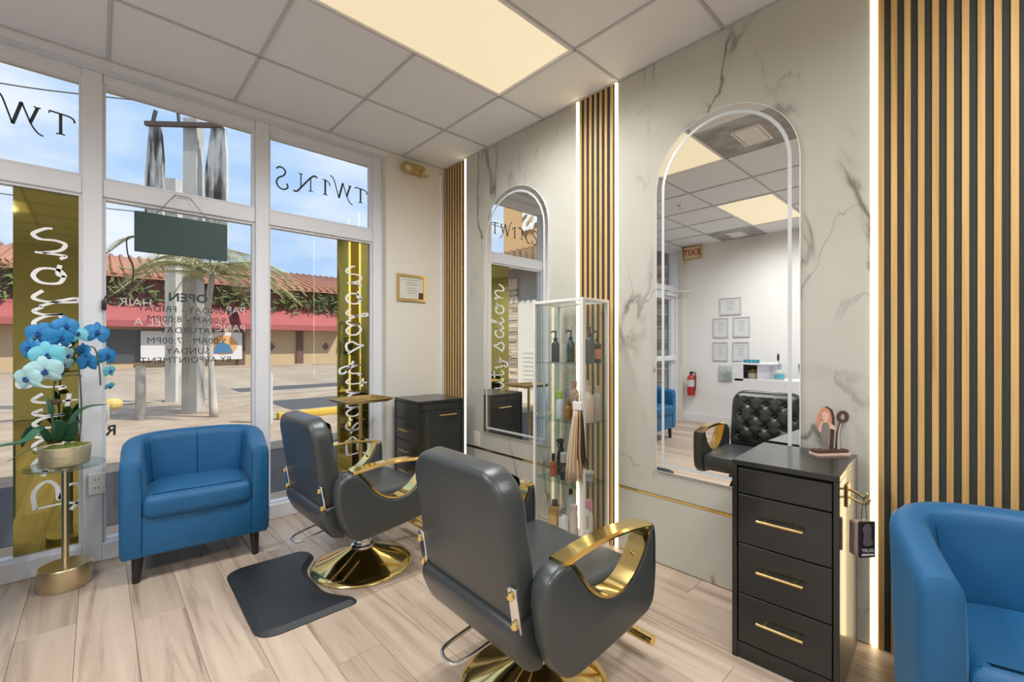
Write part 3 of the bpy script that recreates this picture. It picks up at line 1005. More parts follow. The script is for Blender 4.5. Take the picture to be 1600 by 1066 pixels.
flat('dress', mat('printed grey dress', (.24, .22, .20), .6), [(-.040, .060), (-.040, .092), (-.034, .128), (-.020, .132), (-.008, .126), (-.002, .092), (-.004, .060), (-.022, .055)], -.005, -.001)
finish('legs', box(B(-.034, -.024, -.004, -.001, .019, .060), -.018, -.008, -.004, -.001, .019, .060), mat('printed grey dress', (.24, .22, .20), .6), t)
bm = bmesh.new()
slab(bm, [(.030, .019), (.052, .019), (.049, .08), (.060, .125), (.046, .128), (.036, .085)], .002, .008, XZ)
ring_o = [(.062 + .026 * math.cos(a), .152 + .026 * math.sin(a)) for a in (2 * PI * k / 20 for k in range(20))]
ring_i = [(.062 + .012 * math.cos(a), .152 + .012 * math.sin(a)) for a in (2 * PI * k / 20 for k in range(20))]
vv = [[bm.verts.new((a, y_, b)) for a, b in rg] for y_, rg in ((.002, ring_o), (.002, ring_i), (.008, ring_o), (.008, ring_i))]
for k in range(20):
    q = (k + 1) % 20
    for A, Bq in ((0, 1), (3, 2), (2, 0), (1, 3)):
        bm.faces.new((vv[A][k], vv[A][q], vv[Bq][q], vv[Bq][k]))
slab(bm, [(.006, .019), (.020, .019), (.024, .10), (.026, .15), (.016, .182), (-.006, .196), (-.03, .19), (-.028, .184), (-.005, .184), (.010, .168), (.012, .12)], .004, .009, XZ)
finish('scissors', bm, M_plyd, t)
flat('scissors_face', mat('pale printed scissors', (.50, .44, .42), .5), [(.034, .022), (.047, .022), (.044, .08), (.053, .12), (.047, .122), (.037, .085)], -.001, .002, 2)

# ---- hook and swatch packet hanging on the near cabinet's side
t = thing('wall_hook', 'gold double hook on the side of the near black cabinet', 'hook', (1.955, .3445, .665), R(2.6))
finish('plate', B(.02, .075, -.006, .0, -.03, .05, bev=.002, seg=1), M_goldb, t)
finish('prong', tube(bmesh.new(), smooth_path([(.03, -.004, .035), (.02, -.03, .03), (.005, -.055, .02), (.0, -.065, .04)], 4), .004, 8), M_goldb, t, smooth=True)
finish('prong', tube(bmesh.new(), smooth_path([(.055, -.004, .0), (.05, -.03, -.008), (.045, -.055, -.012), (.045, -.066, .01)], 4), .004, 8), M_goldb, t, smooth=True)
t = thing('sample_packet', 'black hang-tag packet with white lettering on the gold hook', 'packet', (1.990, .296, .585), R(-38))
finish('cord', tube(bmesh.new(), [(-.012, 0, .01), (-.006, 0, .072), (.0, 0, .092), (.006, 0, .072), (.012, 0, .01)], .001, 5), M_plasticb, t)
finish('tag', B(-.024, .034, -.010, -.002, -.115, .012, bev=.001, seg=1), mat('black card', (.025, .024, .026), .35), t)
finish('packet', B(-.034, .028, -.001, .028, -.112, .010, bev=.006), mat('kraft packet', (.42, .31, .26), .5), t)
text_mesh('lettering', 'TRUSS', .017, M_decalw, t, basis((.005, -.0105, -.095), (1, 0, 0), (0, 0, 1)), .0003)
finish('print', B(-.018, .028, -.0105, -.0098, -.108, -.101), M_decalw, t)
finish('portrait', slab(bmesh.new(), [tuple(v) for v in smooth_path([(-.012, -.07), (-.010, -.03), (-.016, -.015), (-.004, .003), (.012, .002), (.02, -.02), (.016, -.04), (.024, -.07)], 3, True)], -.0105, -.0098, XZ), mat('grey portrait print', (.13, .12, .13), .4), t)

# ================================================================== RUBBER MAT
def fillet(poly, rad, n=8):
    out = []
    for i, (p, r) in enumerate(zip(poly, rad)):
        P0, P1, P2 = Vector(poly[i - 1]), Vector(p), Vector(poly[(i + 1) % len(poly)])
        d0, d2 = (P0 - P1).normalized(), (P2 - P1).normalized()
        half_a = math.acos(max(-1, min(1, d0.dot(d2)))) / 2
        L = min(r / math.tan(half_a), (P0 - P1).length * .48, (P2 - P1).length * .48)
        a_, b_ = P1 + d0 * L, P1 + d2 * L
        for k in range(n + 1):
            t_ = k / n
            q = a_ * (1 - t_) ** 2 + P1 * 2 * t_ * (1 - t_) + b_ * t_ ** 2
            out.append((q.x, q.y))
    return out
mp_ = fillet([(.480, 2.035), (.905, 2.030), (.905, 2.095), (.815, 2.22), (.815, 2.50), (.915, 2.64), (.905, 2.765), (.495, 2.785)], [.10, .05, .10, .22, .22, .10, .10, .10])
rings = [(mp_, 0), (mp_, .004), (offset_poly(mp_, .028), .018)]
bm = bmesh.new()
vv = [[bm.verts.new((a, b, z)) for a, b in pl] for pl, z in rings]
for A, Bq in zip(vv, vv[1:]):
    for k in range(len(mp_)):
        q = (k + 1) % len(mp_)
        bm.faces.new((A[k], A[q], Bq[q], Bq[k]))
bm.faces.new(vv[0][::-1]); bm.faces.new(vv[-1])
tag(finish('floor_mat', bm, M_rubber, None), 'black rubber anti-fatigue mat on the floor beside the far salon chair', 'mat')

# ================================================================== GOLD TRAY STAND
t = thing('tray_stand', 'gold instrument tray on a slim stand behind the far salon chair', 'tray stand', (1.41, 3.13, 0), R(4))
zt = .815
bm = bmesh.new()
w, d = .36, .30
q0 = [bm.verts.new((sx * (w / 2 - .03), sy * (d / 2 - .03), zt)) for sx, sy in ((-1, -1), (1, -1), (1, 1), (-1, 1))]
q1 = [bm.verts.new((sx * w / 2, sy * d / 2, zt + .022)) for sx, sy in ((-1, -1), (1, -1), (1, 1), (-1, 1))]
q2 = [bm.verts.new((sx * (w / 2 + .006), sy * (d / 2 + .006), zt + .018)) for sx, sy in ((-1, -1), (1, -1), (1, 1), (-1, 1))]
q3 = [bm.verts.new((sx * (w / 2 - .028), sy * (d / 2 - .028), zt - .006)) for sx, sy in ((-1, -1), (1, -1), (1, 1), (-1, 1))]
bm.faces.new(q0); bm.faces.new(q3[::-1])
for A, Bq in ((q0, q1), (q1, q2), (q2, q3)):
    for k in range(4):
        bm.faces.new((A[k], A[(k + 1) % 4], Bq[(k + 1) % 4], Bq[k]))
finish('tray', bm, M_goldb, t)
finish('pole', tube(bmesh.new(), [(0, 0, .03), (0, 0, zt - .005)], .0135, 14), M_goldb, t, autos=40)
finish('collar', tube(bmesh.new(), [(0, 0, .45), (0, 0, .49)], .018, 14), M_goldb, t, autos=40)
bm = bmesh.new()
for k in range(4):
    a = R(45 + 90 * k)
    tube(bm, [(0, 0, .075), (.19 * math.cos(a), .19 * math.sin(a), .06)], .011, 8)
ft = finish('base', bm, M_goldb, t, autos=40)
for k in range(4):
    a = R(45 + 90 * k)
    c = Vector((.19 * math.cos(a), .19 * math.sin(a), .025))
    finish('caster', tube(tube(bmesh.new(), [c + Vector((-.009, 0, 0)), c + Vector((.009, 0, 0))], .025, 14), [c + Vector((0, 0, .02)), c + Vector((0, 0, .045))], .006, 8), M_plasticb, ft, autos=40)

# ================================================================== GLASS DISPLAY CABINET
gx0, gx1, gy0, gy1, gz = 1.99, 2.245, 1.545, 1.935, 1.492
SH = [.062, .405, .77, 1.115]
M_white2 = mat('ivory frame paint', (.74, .72, .67), .4)
t = thing('display_cabinet', 'tall glass display cabinet with white frame full of hair products', 'cabinet', ((gx0 + gx1) / 2, (gy0 + gy1) / 2, 0))
hx, hy_ = (gx1 - gx0) / 2, (gy1 - gy0) / 2
pw = .020
for sx in (-1, 1):
    for sy in (-1, 1):
        w_ = .026 if (sx, sy) == (-1, -1) else .018
        a0, a1 = sorted((sx * hx, sx * (hx - w_))); b0, b1 = sorted((sy * hy_, sy * (hy_ - w_)))
        finish('post', B(a0, a1, b0, b1, .055, gz - .018, bev=.002, seg=1), M_white2, t)
finish('base', B(-hx, hx, -hy_, hy_, 0, .055, bev=.002, seg=1), M_white2, t)
bm = bmesh.new()
for a in ((-hx, hx, -hy_, -hy_ + .02), (-hx, hx, hy_ - .02, hy_), (-hx, -hx + .02, -hy_ + .02, hy_ - .02), (hx - .02, hx, -hy_ + .02, hy_ - .02)):
    box(bm, *a, gz - .018, gz, bev=.002, seg=1)
finish('top_frame', bm, M_white2, t)
finish('glass_top', B(-hx + .018, hx - .018, -hy_ + .018, hy_ - .018, gz - .012, gz - .007), M_cabglass, t)
dr = finish('glass_door', B(-hx + .002, -hx + .006, -hy_ + .027, hy_ - .019, .058, gz - .02), M_cabglass, t)
finish('knob', ball(tube(bmesh.new(), [(-hx + .002, hy_ - .05, .80), (-hx - .012, hy_ - .05, .80)], .004, 8), (-hx - .015, hy_ - .05, .80), .008), M_chrome, dr, smooth=True)
finish('glass_side', B(-hx + .027, hx - .019, -hy_ + .002, -hy_ + .006, .058, gz - .02), M_cabglass, t)
finish('glass_side', B(-hx + .019, hx - .019, hy_ - .006, hy_ - .002, .058, gz - .02), M_cabglass, t)
for z in SH[1:]:
    finish('shelf', B(-hx + .008, hx - .004, -hy_ + .008, hy_ - .008, z - .005, z), M_shelfglass, t)

# ---- products inside
def prod(name, lab, cat, loc, prof, col, cap=None, capc=(.02, .02, .022), labc=None, rough=.3, group='hair products in the display cabinet', kind='screw', square=None, text=None, trans=None):
    m = mat('product %.2f %.2f %.2f' % col, col, rough)
    t = thing(name, lab, cat, loc, random.uniform(-.4, .4) if not square else R(20), group)
    top = prof[-1][1]
    if square:
        w, d, h = square
        finish('body', slab(bmesh.new(), rrect(w, d, .012, 4), 0, h, XY, .008, 3), m, t, autos=50)
        top = h; rn = min(w, d) * .28
    else:
        finish('body', lathe(bmesh.new(), [(0, 0)] + prof + [(0, top)], 20), m, t, autos=50)
        rn = prof[-1][0]
    cm = mat('cap %.2f %.2f %.2f' % capc, capc, .35)
    if kind == 'screw':
        finish('cap', lathe(bmesh.new(), [(0, top), (rn * 1.15, top), (rn * 1.15, top + cap), (rn * .9, top + cap + .003), (0, top + cap + .003)], 18), cm, t, autos=40)
    elif kind == 'pump':
        c_ = finish('pump', lathe(bmesh.new(), [(0, top), (rn * 1.3, top), (rn * 1.3, top + .016), (rn * .5, top + .018), (rn * .4, top + cap), (0, top + cap)], 14), cm, t, autos=40)
        finish('nozzle', tube(bmesh.new(), [(.008, 0, top + cap), (-.018, 0, top + cap + .004), (-.036, 0, top + cap - .004)], .0055, 8), cm, c_, smooth=True)
    elif kind == 'spray':
        c_ = finish('spray_head', box(lathe(bmesh.new(), [(0, top), (rn * 1.2, top), (rn * 1.2, top + .014), (rn * .7, top + .018), (0, top + .018)], 14), -.034, .018, -.009, .009, top + .014, top + .036, bev=.004, seg=1), cm, t, autos=40)
        finish('trigger', tube(bmesh.new(), [(-.02, 0, top + .016), (-.027, 0, top - .004), (-.022, 0, top - .018)], .004, 6), cm, c_, smooth=True)
    if labc:
        lm = mat('label %.2f %.2f %.2f' % labc, labc, .5)
        if square:
            w, d, h = square
            finish('label', B(-w / 2 - .0008, w / 2 + .0008, -d * .38, d * .38, h * .2, h * .72), lm, t)
        else:
            r = max(p_[0] for p_ in prof) + .0006
            h = max(z for q, z in prof if q > r * .9)
            finish('label', lathe(bmesh.new(), [(r - .002, h * .22), (r, h * .22), (r, h * .78), (r - .002, h * .78)], 20), lm, t, autos=40)
    if text:
        text_mesh('lettering', text[0], text[1], mat('red print', (.55, .06, .07), .5), t, Matrix.Rotation(R(-60), 4, 'Z') @ basis((0, -text[2] - .001, text[3]), (0, 0, -1), (1, 0, 0)), .0003)
    return t
def bp(r, h, neck=.4, sh=.82):
    return [(r * .96, 0), (r, .006), (r, h * sh), (r * .9, h * (sh + .06)), (r * neck, h * .96), (r * neck, h)]
z3, z2, z1, z0 = SH[3] + .0005, SH[2] + .0005, SH[1] + .0005, .0560
prod('pump_bottle', 'black pump bottle at the left of the top glass shelf', 'bottle', (2.12, 1.862, z3), bp(.026, .135), (.03, .035, .035), .055, kind='pump')
prod('pump_bottle', 'dark green pump bottle at the centre back of the top glass shelf', 'bottle', (2.195, 1.80, z3), bp(.026, .14), (.045, .06, .05), .055, kind='pump')
prod('pump_bottle', 'tall grey-black pump bottle at the right of the top glass shelf', 'bottle', (2.125, 1.598, z3), bp(.028, .16), (.05, .055, .05), .05, kind='pump')
prod('pump_bottle', 'black pump bottle with orange label at the right end of the top glass shelf', 'bottle', (2.205, 1.604, z3), bp(.024, .13), (.03, .03, .03), .055, labc=(.70, .26, .12), kind='pump')
prod('squeeze_bottle', 'clear white bottle with lime green cap on the second glass shelf', 'bottle', (2.09, 1.80, z2), bp(.024, .125, .75), (.72, .74, .76), .045, (.42, .62, .04), labc=(.78, .74, .80))
prod('oil_bottle', 'small amber bottle with gold cap on the second glass shelf', 'bottle', (2.11, 1.755, z2), bp(.019, .085, .5), (.40, .17, .03), .035, (.28, .15, .04))
prod('lotion_bottle', 'pinkish brown tall bottle behind the front post on the second glass shelf', 'bottle', (2.16, 1.745, z2), bp(.030, .19, .5), (.55, .33, .26), .04, (.5, .30, .24))
prod('lotion_bottle', 'large beige pump bottle on the second glass shelf at the right', 'bottle', (2.10, 1.598, z2), bp(.036, .19, .45, .72), (.70, .50, .38), .05, (.70, .50, .38), kind='pump')
prod('lotion_bottle', 'brownish beige bottle at the right back of the second glass shelf', 'bottle', (2.20, 1.60, z2), bp(.028, .17, .5), (.52, .40, .32), .035, (.50, .38, .30))
prod('spray_bottle', 'small red and amber spray bottle on the third glass shelf', 'bottle', (2.08, 1.845, z1), bp(.021, .098, .45), (.42, .13, .05), .04, labc=(.55, .10, .07), kind='screw')
prod('spray_bottle', 'black trigger spray bottle standing tall on the third glass shelf', 'bottle', (2.145, 1.835, z1), bp(.030, .19, .4, .6), (.03, .034, .034), .04, kind='spray')
prod('squeeze_bottle', 'black bottle with pale cap on the third glass shelf', 'bottle', (2.075, 1.755, z1), bp(.024, .105, .8), (.035, .04, .04), .055, (.55, .53, .50))
prod('product_jar', 'small dark jar beside the hair swatch on the third glass shelf', 'jar', (2.10, 1.70, z1), [(.022, 0), (.022, .03)], (.06, .07, .06), .012, (.04, .05, .05))
prod('product_jar', 'small grey glass jar at the right of the third glass shelf', 'jar', (2.17, 1.64, z1), [(.026, 0), (.026, .04)], (.30, .32, .32), .014, (.45, .45, .45))
prod('oil_bottle', 'square amber bottle with dark cap at the bottom left of the display cabinet', 'bottle', (2.09, 1.840, z0), [(.03, 0), (.03, .15)], (.42, .21, .05), .032, (.05, .04, .035), labc=(.62, .40, .14), square=(.075, .062, .165))
prod('spray_can', 'tall silver grey bottle with black cap at the bottom of the display cabinet', 'bottle', (2.165, 1.775, z0), bp(.031, .235, .35, .8), (.45, .48, .48), .03, labc=(.62, .63, .60))
prod('spray_bottle', 'white spray bottle with grey head at the bottom of the display cabinet', 'bottle', (2.06, 1.745, z0), bp(.030, .15, .4), (.72, .73, .72), .04, (.25, .27, .28), kind='spray')
prod('squeeze_bottle', 'pale pink bottle at the bottom beside the white spray bottle', 'bottle', (2.10, 1.70, z0), bp(.026, .165, .85), (.72, .55, .51), .035, (.66, .48, .45))
prod('squeeze_bottle', 'white bottle with red lettering at the bottom right of the display cabinet', 'bottle', (2.085, 1.603, z0), bp(.031, .165, .55, .78), (.80, .80, .79), .035, (.80, .80, .79), text=('oooo', .034, .031, .14))
prod('squeeze_bottle', 'bottle with rose pink top behind the white lettered bottle', 'bottle', (2.165, 1.64, z0), bp(.028, .17, .8), (.74, .66, .66), .06, (.62, .24, .32))

# ---- hair colour swatch hanging on the cabinet's front post
t = thing('hair_swatch', 'long blonde to dark brown hair swatch hanging on the display cabinet', 'hair swatch', (1.966, 1.560, 0))
finish('clip', B(-.012, .004, -.030, .030, .858, .905, bev=.004), M_plastic, t)
finish('ring', tube(bmesh.new(), [(-.004, .020 * math.cos(a), .922 + .020 * math.sin(a)) for a in (2 * PI * k / 18 for k in range(18))], .003, 6, closed=True), M_chrome, t, smooth=True)
finish('hook', tube(bmesh.new(), smooth_path([(.018, 0, .965), (.0, 0, .962), (-.008, 0, .945), (-.004, 0, .938)], 4), .002, 6), M_chrome, t, smooth=True)
rnd = random.Random(3)
hm = [mat('blonde hair', (.62, .50, .34), .4), mat('dark brown hair', (.035, .022, .015), .35), mat('copper blonde hair', (.42, .26, .12), .4)]
for hi_, (m, a0, a1, cnt, z_end) in enumerate(((hm[0], -.030, .012, 70, .44), (hm[1], -.028, .004, 60, .55), (hm[2], -.018, .020, 34, .47))):
    bm = bmesh.new()
    for k in range(cnt):
        f = rnd.random()
        if hi_ == 0: y0 = -.004 + .032 * f; ye = -.020 + .105 * f
        elif hi_ == 1: y0 = -.030 + .024 * f; ye = -.075 + .066 * f
        else: y0 = -.020 + .02 * f; ye = -.040 + .05 * f
        xo = rnd.uniform(-.012, .003); ze = z_end + rnd.uniform(-.02, .05)
        sw = rnd.uniform(-.010, .010)
        pts = smooth_path([(xo * .5, y0, .86), (xo * 1.3, y0 * 1.1 + (ye - y0) * .25, .75), (xo * 1.5 - .006, y0 + (ye - y0) * .65, .62), (xo * 1.7 - .004, ye + sw, ze)], 3)
        tube(bm, pts, [.0034] * (len(pts) - 2) + [.0024, .0006], 5)
    o = finish('hair_lock', bm, m, t, smooth=True)
    o['kind'] = 'stuff'

# ================================================================== SIDE TABLE + ORCHID
OX, OY = -.118, 3.205
t = thing('side_table', 'round glass-topped side table with gold drum base carrying the orchid', 'side table', (OX, OY, 0))
finish('base', lathe(bmesh.new(), [(0, 0), (.098, 0), (.101, .003), (.101, .104), (.098, .107), (0, .107)], 48), M_goldsatin, t, autos=40)
finish('pole', tube(bmesh.new(), [(0, 0, .106), (0, 0, .603)], .014, 18), M_goldsatin, t, autos=40)
finish('flange', lathe(bmesh.new(), [(0, .594), (.04, .594), (.04, .603), (0, .603)], 20), M_goldsatin, t, autos=40)
finish('glass_top', lathe(bmesh.new(), [(0, .603), (.148, .603), (.151, .607), (.151, .614), (.148, .617), (0, .617)], 48), M_tableglass, t, autos=40)

M_leaf = mat('orchid leaf', (.035, .135, .075), .35, vary=.35, bscale=9)
M_stem = mat('orchid stem', (.07, .10, .04), .5)
M_petal = [mat('deep blue petal', (.012, .20, .48), .5, vary=.4, bscale=22), mat('aqua petal', (.16, .55, .68), .5, vary=.22, bscale=16), mat('pale aqua petal', (.42, .70, .74), .5, vary=.15, bscale=16)]
t = thing('potted_orchid', 'blue moth orchid in a round hammered gold pot on the glass side table', 'plant', (OX, OY, .6175))
pm = mat('hammered pale gold', (.70, .61, .40), .38, .45, bump=.7, bscale=34)
finish('pot', lathe(bmesh.new(), [(0, 0), (.088, 0), (.092, .004), (.100, .092), (.097, .094), (.092, .088), (.090, .07), (0, .07)], 40), pm, t, autos=45)
bm = lathe(bmesh.new(), [(.091, .07), (.08, .086), (.05, .094), (0, .098)], 24)
for v in bm.verts: v.co += Vector((rnd.uniform(-.004, .004), rnd.uniform(-.004, .004), rnd.uniform(-.008, .010)))
finish('moss', bm, mat('green moss', (.13, .17, .03), .95, bump=.8, bscale=90, vary=.5), t)

CAMP = Vector((0, 0, 1.22))
def PYp(u, v, Y):
    """point seen at a pixel on the plane y = Y"""
    a = R(43.1); s, c = math.sin(a), math.cos(a); dx = (u - 800) / 693
    r = Vector((s + c * dx, c - s * dx, (540 - v) / 693))
    return CAMP + r * (Y / r.y)
org = Vector((OX, OY, .6175))
def leaf(name, pts, wid, m, parent):
    """strap leaf along a path with a channel down the middle"""
    P = smooth_path(pts, 5); bm = bmesh.new(); rows = []
    n = len(P)
    for i, p in enumerate(P):
        d = (P[min(i + 1, n - 1)] - P[max(i - 1, 0)]).normalized()
        side = d.cross(Vector((0, 0, 1)))
        if side.length < .15: side = Vector((0, 1, 0))
        side.normalize(); up = side.cross(d).normalized()
        f = i / (n - 1)
        w = wid * (math.sin(PI * min(1, f * .92 + .08)) ** .55) * (1 if f < .98 else .4)
        rows.append([bm.verts.new(p + side * w * k + up * abs(k) * w * .35) for k in (-1, -.5, 0, .5, 1)])
    for A, Bq in zip(rows, rows[1:]):
        for k in range(4):
            bm.faces.new((A[k], A[k + 1], Bq[k + 1], Bq[k]))
    o = finish(name, bm, m, parent, smooth=True)
    md = o.modifiers.new('thick', 'SOLIDIFY'); md.thickness = .002
    return o
def pix(u, v, Y=OY):
    return PYp(u, v, Y) - org
for pts, w in (([pix(78, 690), pix(62, 672, 3.12), pix(40, 690, 3.06), pix(0, 698, 3.0), pix(-35, 706, 2.97)], .022),
               ([pix(100, 690), pix(118, 650, 3.24), pix(140, 636, 3.28), pix(168, 632, 3.31)], .020),
               ([pix(84, 690), pix(80, 650, 3.2), pix(74, 620, 3.22)], .018),
               ([pix(74, 690), pix(58, 668, 3.24), pix(44, 680, 3.28), pix(34, 700, 3.3)], .024),
               ([pix(108, 690), pix(112, 670, 3.16), pix(124, 655, 3.12)], .028),
               ([pix(92, 690), pix(96, 668, 3.12), pix(88, 656, 3.08)], .024),
               ([pix(70, 692), pix(40, 706, 3.1), pix(10, 722, 3.06)], .004)):
    leaf('leaf', pts, w, M_leaf, t)
st1 = smooth_path([pix(80, 690), pix(83, 640), pix(86, 592), pix(98, 588), pix(120, 586), pix(128, 588)], 5)
st2 = smooth_path([pix(124, 690), pix(127, 640), pix(125, 592), pix(122, 560), pix(128, 545), pix(146, 543), pix(153, 560), pix(156, 585), pix(157, 602)], 5)
st3 = smooth_path([pix(86, 600), pix(92, 560), pix(86, 530, 3.17), pix(66, 520, 3.12), pix(52, 530, 3.08)], 5)
for s_ in (st1, st2, st3):
    finish('stem', tube(bmesh.new(), s_, .0035, 7), M_stem, t, smooth=True)
finish('dried_leaf', ball(bmesh.new(), pix(88, 628, 3.14), .022, .008, .014, 12, 8), mat('dried brown leaf', (.10, .06, .04), .7), t, smooth=True)
def petal_mesh(L, W, cup):
    bm = bmesh.new(); rows = []
    for i in range(7):
        f = i / 6
        w = W * (math.sin(PI * (f * .86 + .07)) ** .7)
        rows.append([bm.verts.new((k * w, cup * (abs(k) * .25 - .6 * f * (1 - f)) * L, f * L)) for k in (-1, -.5, 0, .5, 1)])
    for A, Bq in zip(rows, rows[1:]):
        for k in range(4):
            bm.faces.new((A[k], A[k + 1], Bq[k + 1], Bq[k]))
    return bm
pmesh = {}
def petal_obj(kind, mi):
    if (kind, mi) not in pmesh:
        o = finish('petal', petal_mesh(*((.036, .0195, .45) if kind == 'w' else (.040, .0125, .4))), M_petal[mi], None, smooth=True)
        pmesh[(kind, mi)] = o.data
        return o
    o = bpy.data.objects.new('petal', pmesh[(kind, mi)]); C.objects.link(o)
    return o
M_lip = mat('dark blue lip', (.01, .06, .25), .5); M_lipw = mat('white column', (.75, .78, .78), .5)
def flower(u, v, Y, size, mi, face=(0, -1, 0), roll=0.):
    p = pix(u, v, Y)
    f = Vector(face).normalized()
    q = f.to_track_quat('-Y', 'Z')
    bm = ball(bmesh.new(), (0, -.006, -.004), .007, .007, .006, 8, 6)
    ball(bm, (0, -.008, .004), .004, .006, .004, 8, 6)
    fl = finish('flower', bm, M_lip, t, smooth=True)
    fl.location = p; fl.rotation_mode = 'QUATERNION'; fl.rotation_quaternion = q; fl.scale = (size,) * 3
    for an, kd in ((90, 'n'), (18, 'w'), (162, 'w'), (-50, 'n'), (-130, 'n')):
        pe = petal_obj(kd, mi); pe.parent = fl
        pe.rotation_euler = (R(-6), R(90 - an + roll), 0)
        if kd == 'w': pe.scale = (1.25, 1, 1.05)
fx = [(103, 510, 3.12, 1.0, 0, (.2, -1, .1)), (60, 522, 3.1, 1.05, 0, (-.3, -1, 0)), (78, 520, 3.14, 1.0, 0, (.1, -1, .2)), (96, 528, 3.10, .95, 0, (.3, -1, -.1)),
      (46, 545, 3.1, .95, 0, (-.6, -.8, 0)), (74, 556, 3.05, 1.25, 1, (0, -1, -.1)), (70, 580, 3.03, 1.3, 2, (.1, -1, -.2)), (42, 592, 3.04, 1.1, 2, (-.5, -.8, -.2)),
      (152, 520, 3.24, 1.1, 0, (.3, -1, .2)), (128, 548, 3.2, .75, 0, (-.6, -.7, .1)), (138, 566, 3.2, .9, 0, (.1, -1, -.1)), (168, 556, 3.25, .9, 0, (.5, -.9, 0)),
      (172, 580, 3.26, .65, 1, (.6, -.7, -.2)), (172, 604, 3.26, .5, 1, (.5, -.6, -.5)), (104, 556, 3.22, .9, 2, (.6, -.5, -.3)), (100, 570, 3.22, .8, 2, (.3, -.6, -.5)), (122, 522, 3.2, .85, 1, (.2, -1, .3))]
for a in fx: flower(*a[:3], a[3] * 1.38, *a[4:], roll=random.uniform(-12, 12))

# ================================================================== LETTERING ON THE SHOP FRONT
TWINS = {
 'T': (.86, [([(-.06, .70), (-.04, .84), (.10, .95), (.35, .99), (.80, 1.03)], 1), ([(.80, 1.04), (.82, .90)], .6), ([(.42, 1.0), (.42, .02)], 1.6), ([(.26, .0), (.42, .03), (.58, .0)], .8)]),
 'W': (1.45, [([(-.08, -.28), (.10, -.18), (.28, .10), (.40, .42), (.62, 1.10)], .9), ([(.10, 1.02), (.34, .24)], 1.6), ([(.0, 1.02), (.12, 1.0), (.24, 1.03)], .8), ([(.62, 1.10), (.90, .0)], 1.7), ([(.90, .0), (1.10, .72), (1.22, 1.12), (1.36, 1.34), (1.50, 1.42)], .9)]),
 'I': (.55, [([(-.06, .66), (-.04, .84), (.08, .95), (.26, 1.0), (.40, 1.02)], .9), ([(.24, 1.0), (.24, .02)], 1.6), ([(.08, .0), (.24, .03), (.40, .0)], .8)]),
 'N': (1.30, [([(-.20, 1.0), (-.04, 1.08), (.12, 1.0), (.34, .76), (.82, .14), (1.00, -.10), (1.14, -.20), (1.30, -.18)], 1.5), ([(.22, .86), (.22, .02)], 1.0), ([(.08, .0), (.22, .03), (.36, .0)], .8), ([(.84, .14), (.84, 1.0)], 1.0), ([(.72, 1.02), (.84, 1.0), (.98, 1.03)], .8)]),
 'S': (.85, [([(.66, .98), (.50, 1.12), (.26, 1.08), (.14, .86), (.26, .62), (.54, .42), (.66, .14), (.54, -.16), (.24, -.26), (.0, -.08), (.06, .16)], 1.3)]),
}
def twins(x_right, zc, h, lab):
    t = thing('window_lettering', lab, 'lettering', (0, YG - .0062, 0), 0, 'shop name on the upper panes')
    sc_ = h; x = 0
    for k, (ch, gap) in enumerate((('T', .22), ('W', .14), ('I', .42), ('N', .34), ('S', 0))):
        wd, strokes = TWINS[ch]
        bm = bmesh.new()
        for pts, wgt in strokes:
            pp = [(p.x, p.y) for p in smooth_path([(a, b, 0) for a, b in pts], 7)]
            ribbon(bm, [((x + a) * sc_, b * sc_) for a, b in pp], .075 * wgt * sc_, lambda a, b, th: (x_right - a, -th, zc - h / 2 + b))
        finish('letter', bm, M_decal, t)
        x += wd + gap
    return t
twins(1.610, 2.435, .113, 'dark mirrored TWINS lettering on the upper pane nearest the slats')
twins(-.098, 2.435, .113, 'dark mirrored TWINS lettering on the upper left pane, cut by the frame')

SCRIPT = {
 'B': [[(.10, 1.45), (.16, .9), (.12, .1)], [(-.08, 1.2), (.25, 1.55), (.70, 1.45), (.66, 1.05), (.30, .82), (.72, .75), (.92, .40), (.62, .02), (.10, .06)]],
 'e': [[(-.15, .3), (.40, .48), (.72, .80), (.50, 1.0), (.18, .78), (.14, .30), (.45, .0), (.85, .12), (1.1, .4)]],
 'a': [[(.78, .86), (.45, 1.0), (.12, .70), (.12, .20), (.42, .02), (.72, .40), (.84, .95)], [(.84, .95), (.80, .30), (.95, .02), (1.15, .3)]],
 'u': [[(-.05, .8), (.10, 1.0), (.12, .35), (.35, .02), (.65, .35), (.76, 1.0)], [(.76, 1.0), (.78, .25), (.94, .02), (1.12, .3)]],
 't': [[(.42, 1.45), (.34, .35), (.55, .0), (.95, .3)], [(.0, 1.08), (.86, 1.16)]],
 'y': [[(-.05, .8), (.10, 1.0), (.12, .40), (.36, .08), (.66, .45), (.78, 1.0)], [(.78, 1.0), (.72, .1), (.50, -.42), (.14, -.40), (.26, -.02), (1.1, .5)]],
 's': [[(-.10, .1), (.30, .72), (.56, 1.18), (.60, .80), (.82, .35), (.60, .0), (.16, .06), (.10, .24)]],
 'l': [[(-.05, .2), (.40, .95), (.56, 1.40), (.36, 1.46), (.26, 1.0), (.28, .30), (.50, .0), (.95, .3)]],
 'o': [[(.50, 1.0), (.14, .80), (.12, .25), (.44, .0), (.80, .25), (.80, .80), (.50, 1.0), (.60, .78), (1.05, .85)]],
 'n': [[(-.05, .85), (.10, 1.0), (.14, .05)], [(.14, .3), (.30, .85), (.56, 1.02), (.68, .70), (.68, .20), (.86, .0), (1.1, .35), (1.15, .6)]],
}
ZR = [('B', .324, .50), ('e', .53, .62), ('a', .645, .745), ('u', .765, .865), ('t', .885, .965), ('y', .985, 1.085), ('s', 1.165, 1.27), ('a', 1.295, 1.41), ('l', 1.435, 1.52), ('o', 1.545, 1.655), ('n', 1.70, 1.835)]
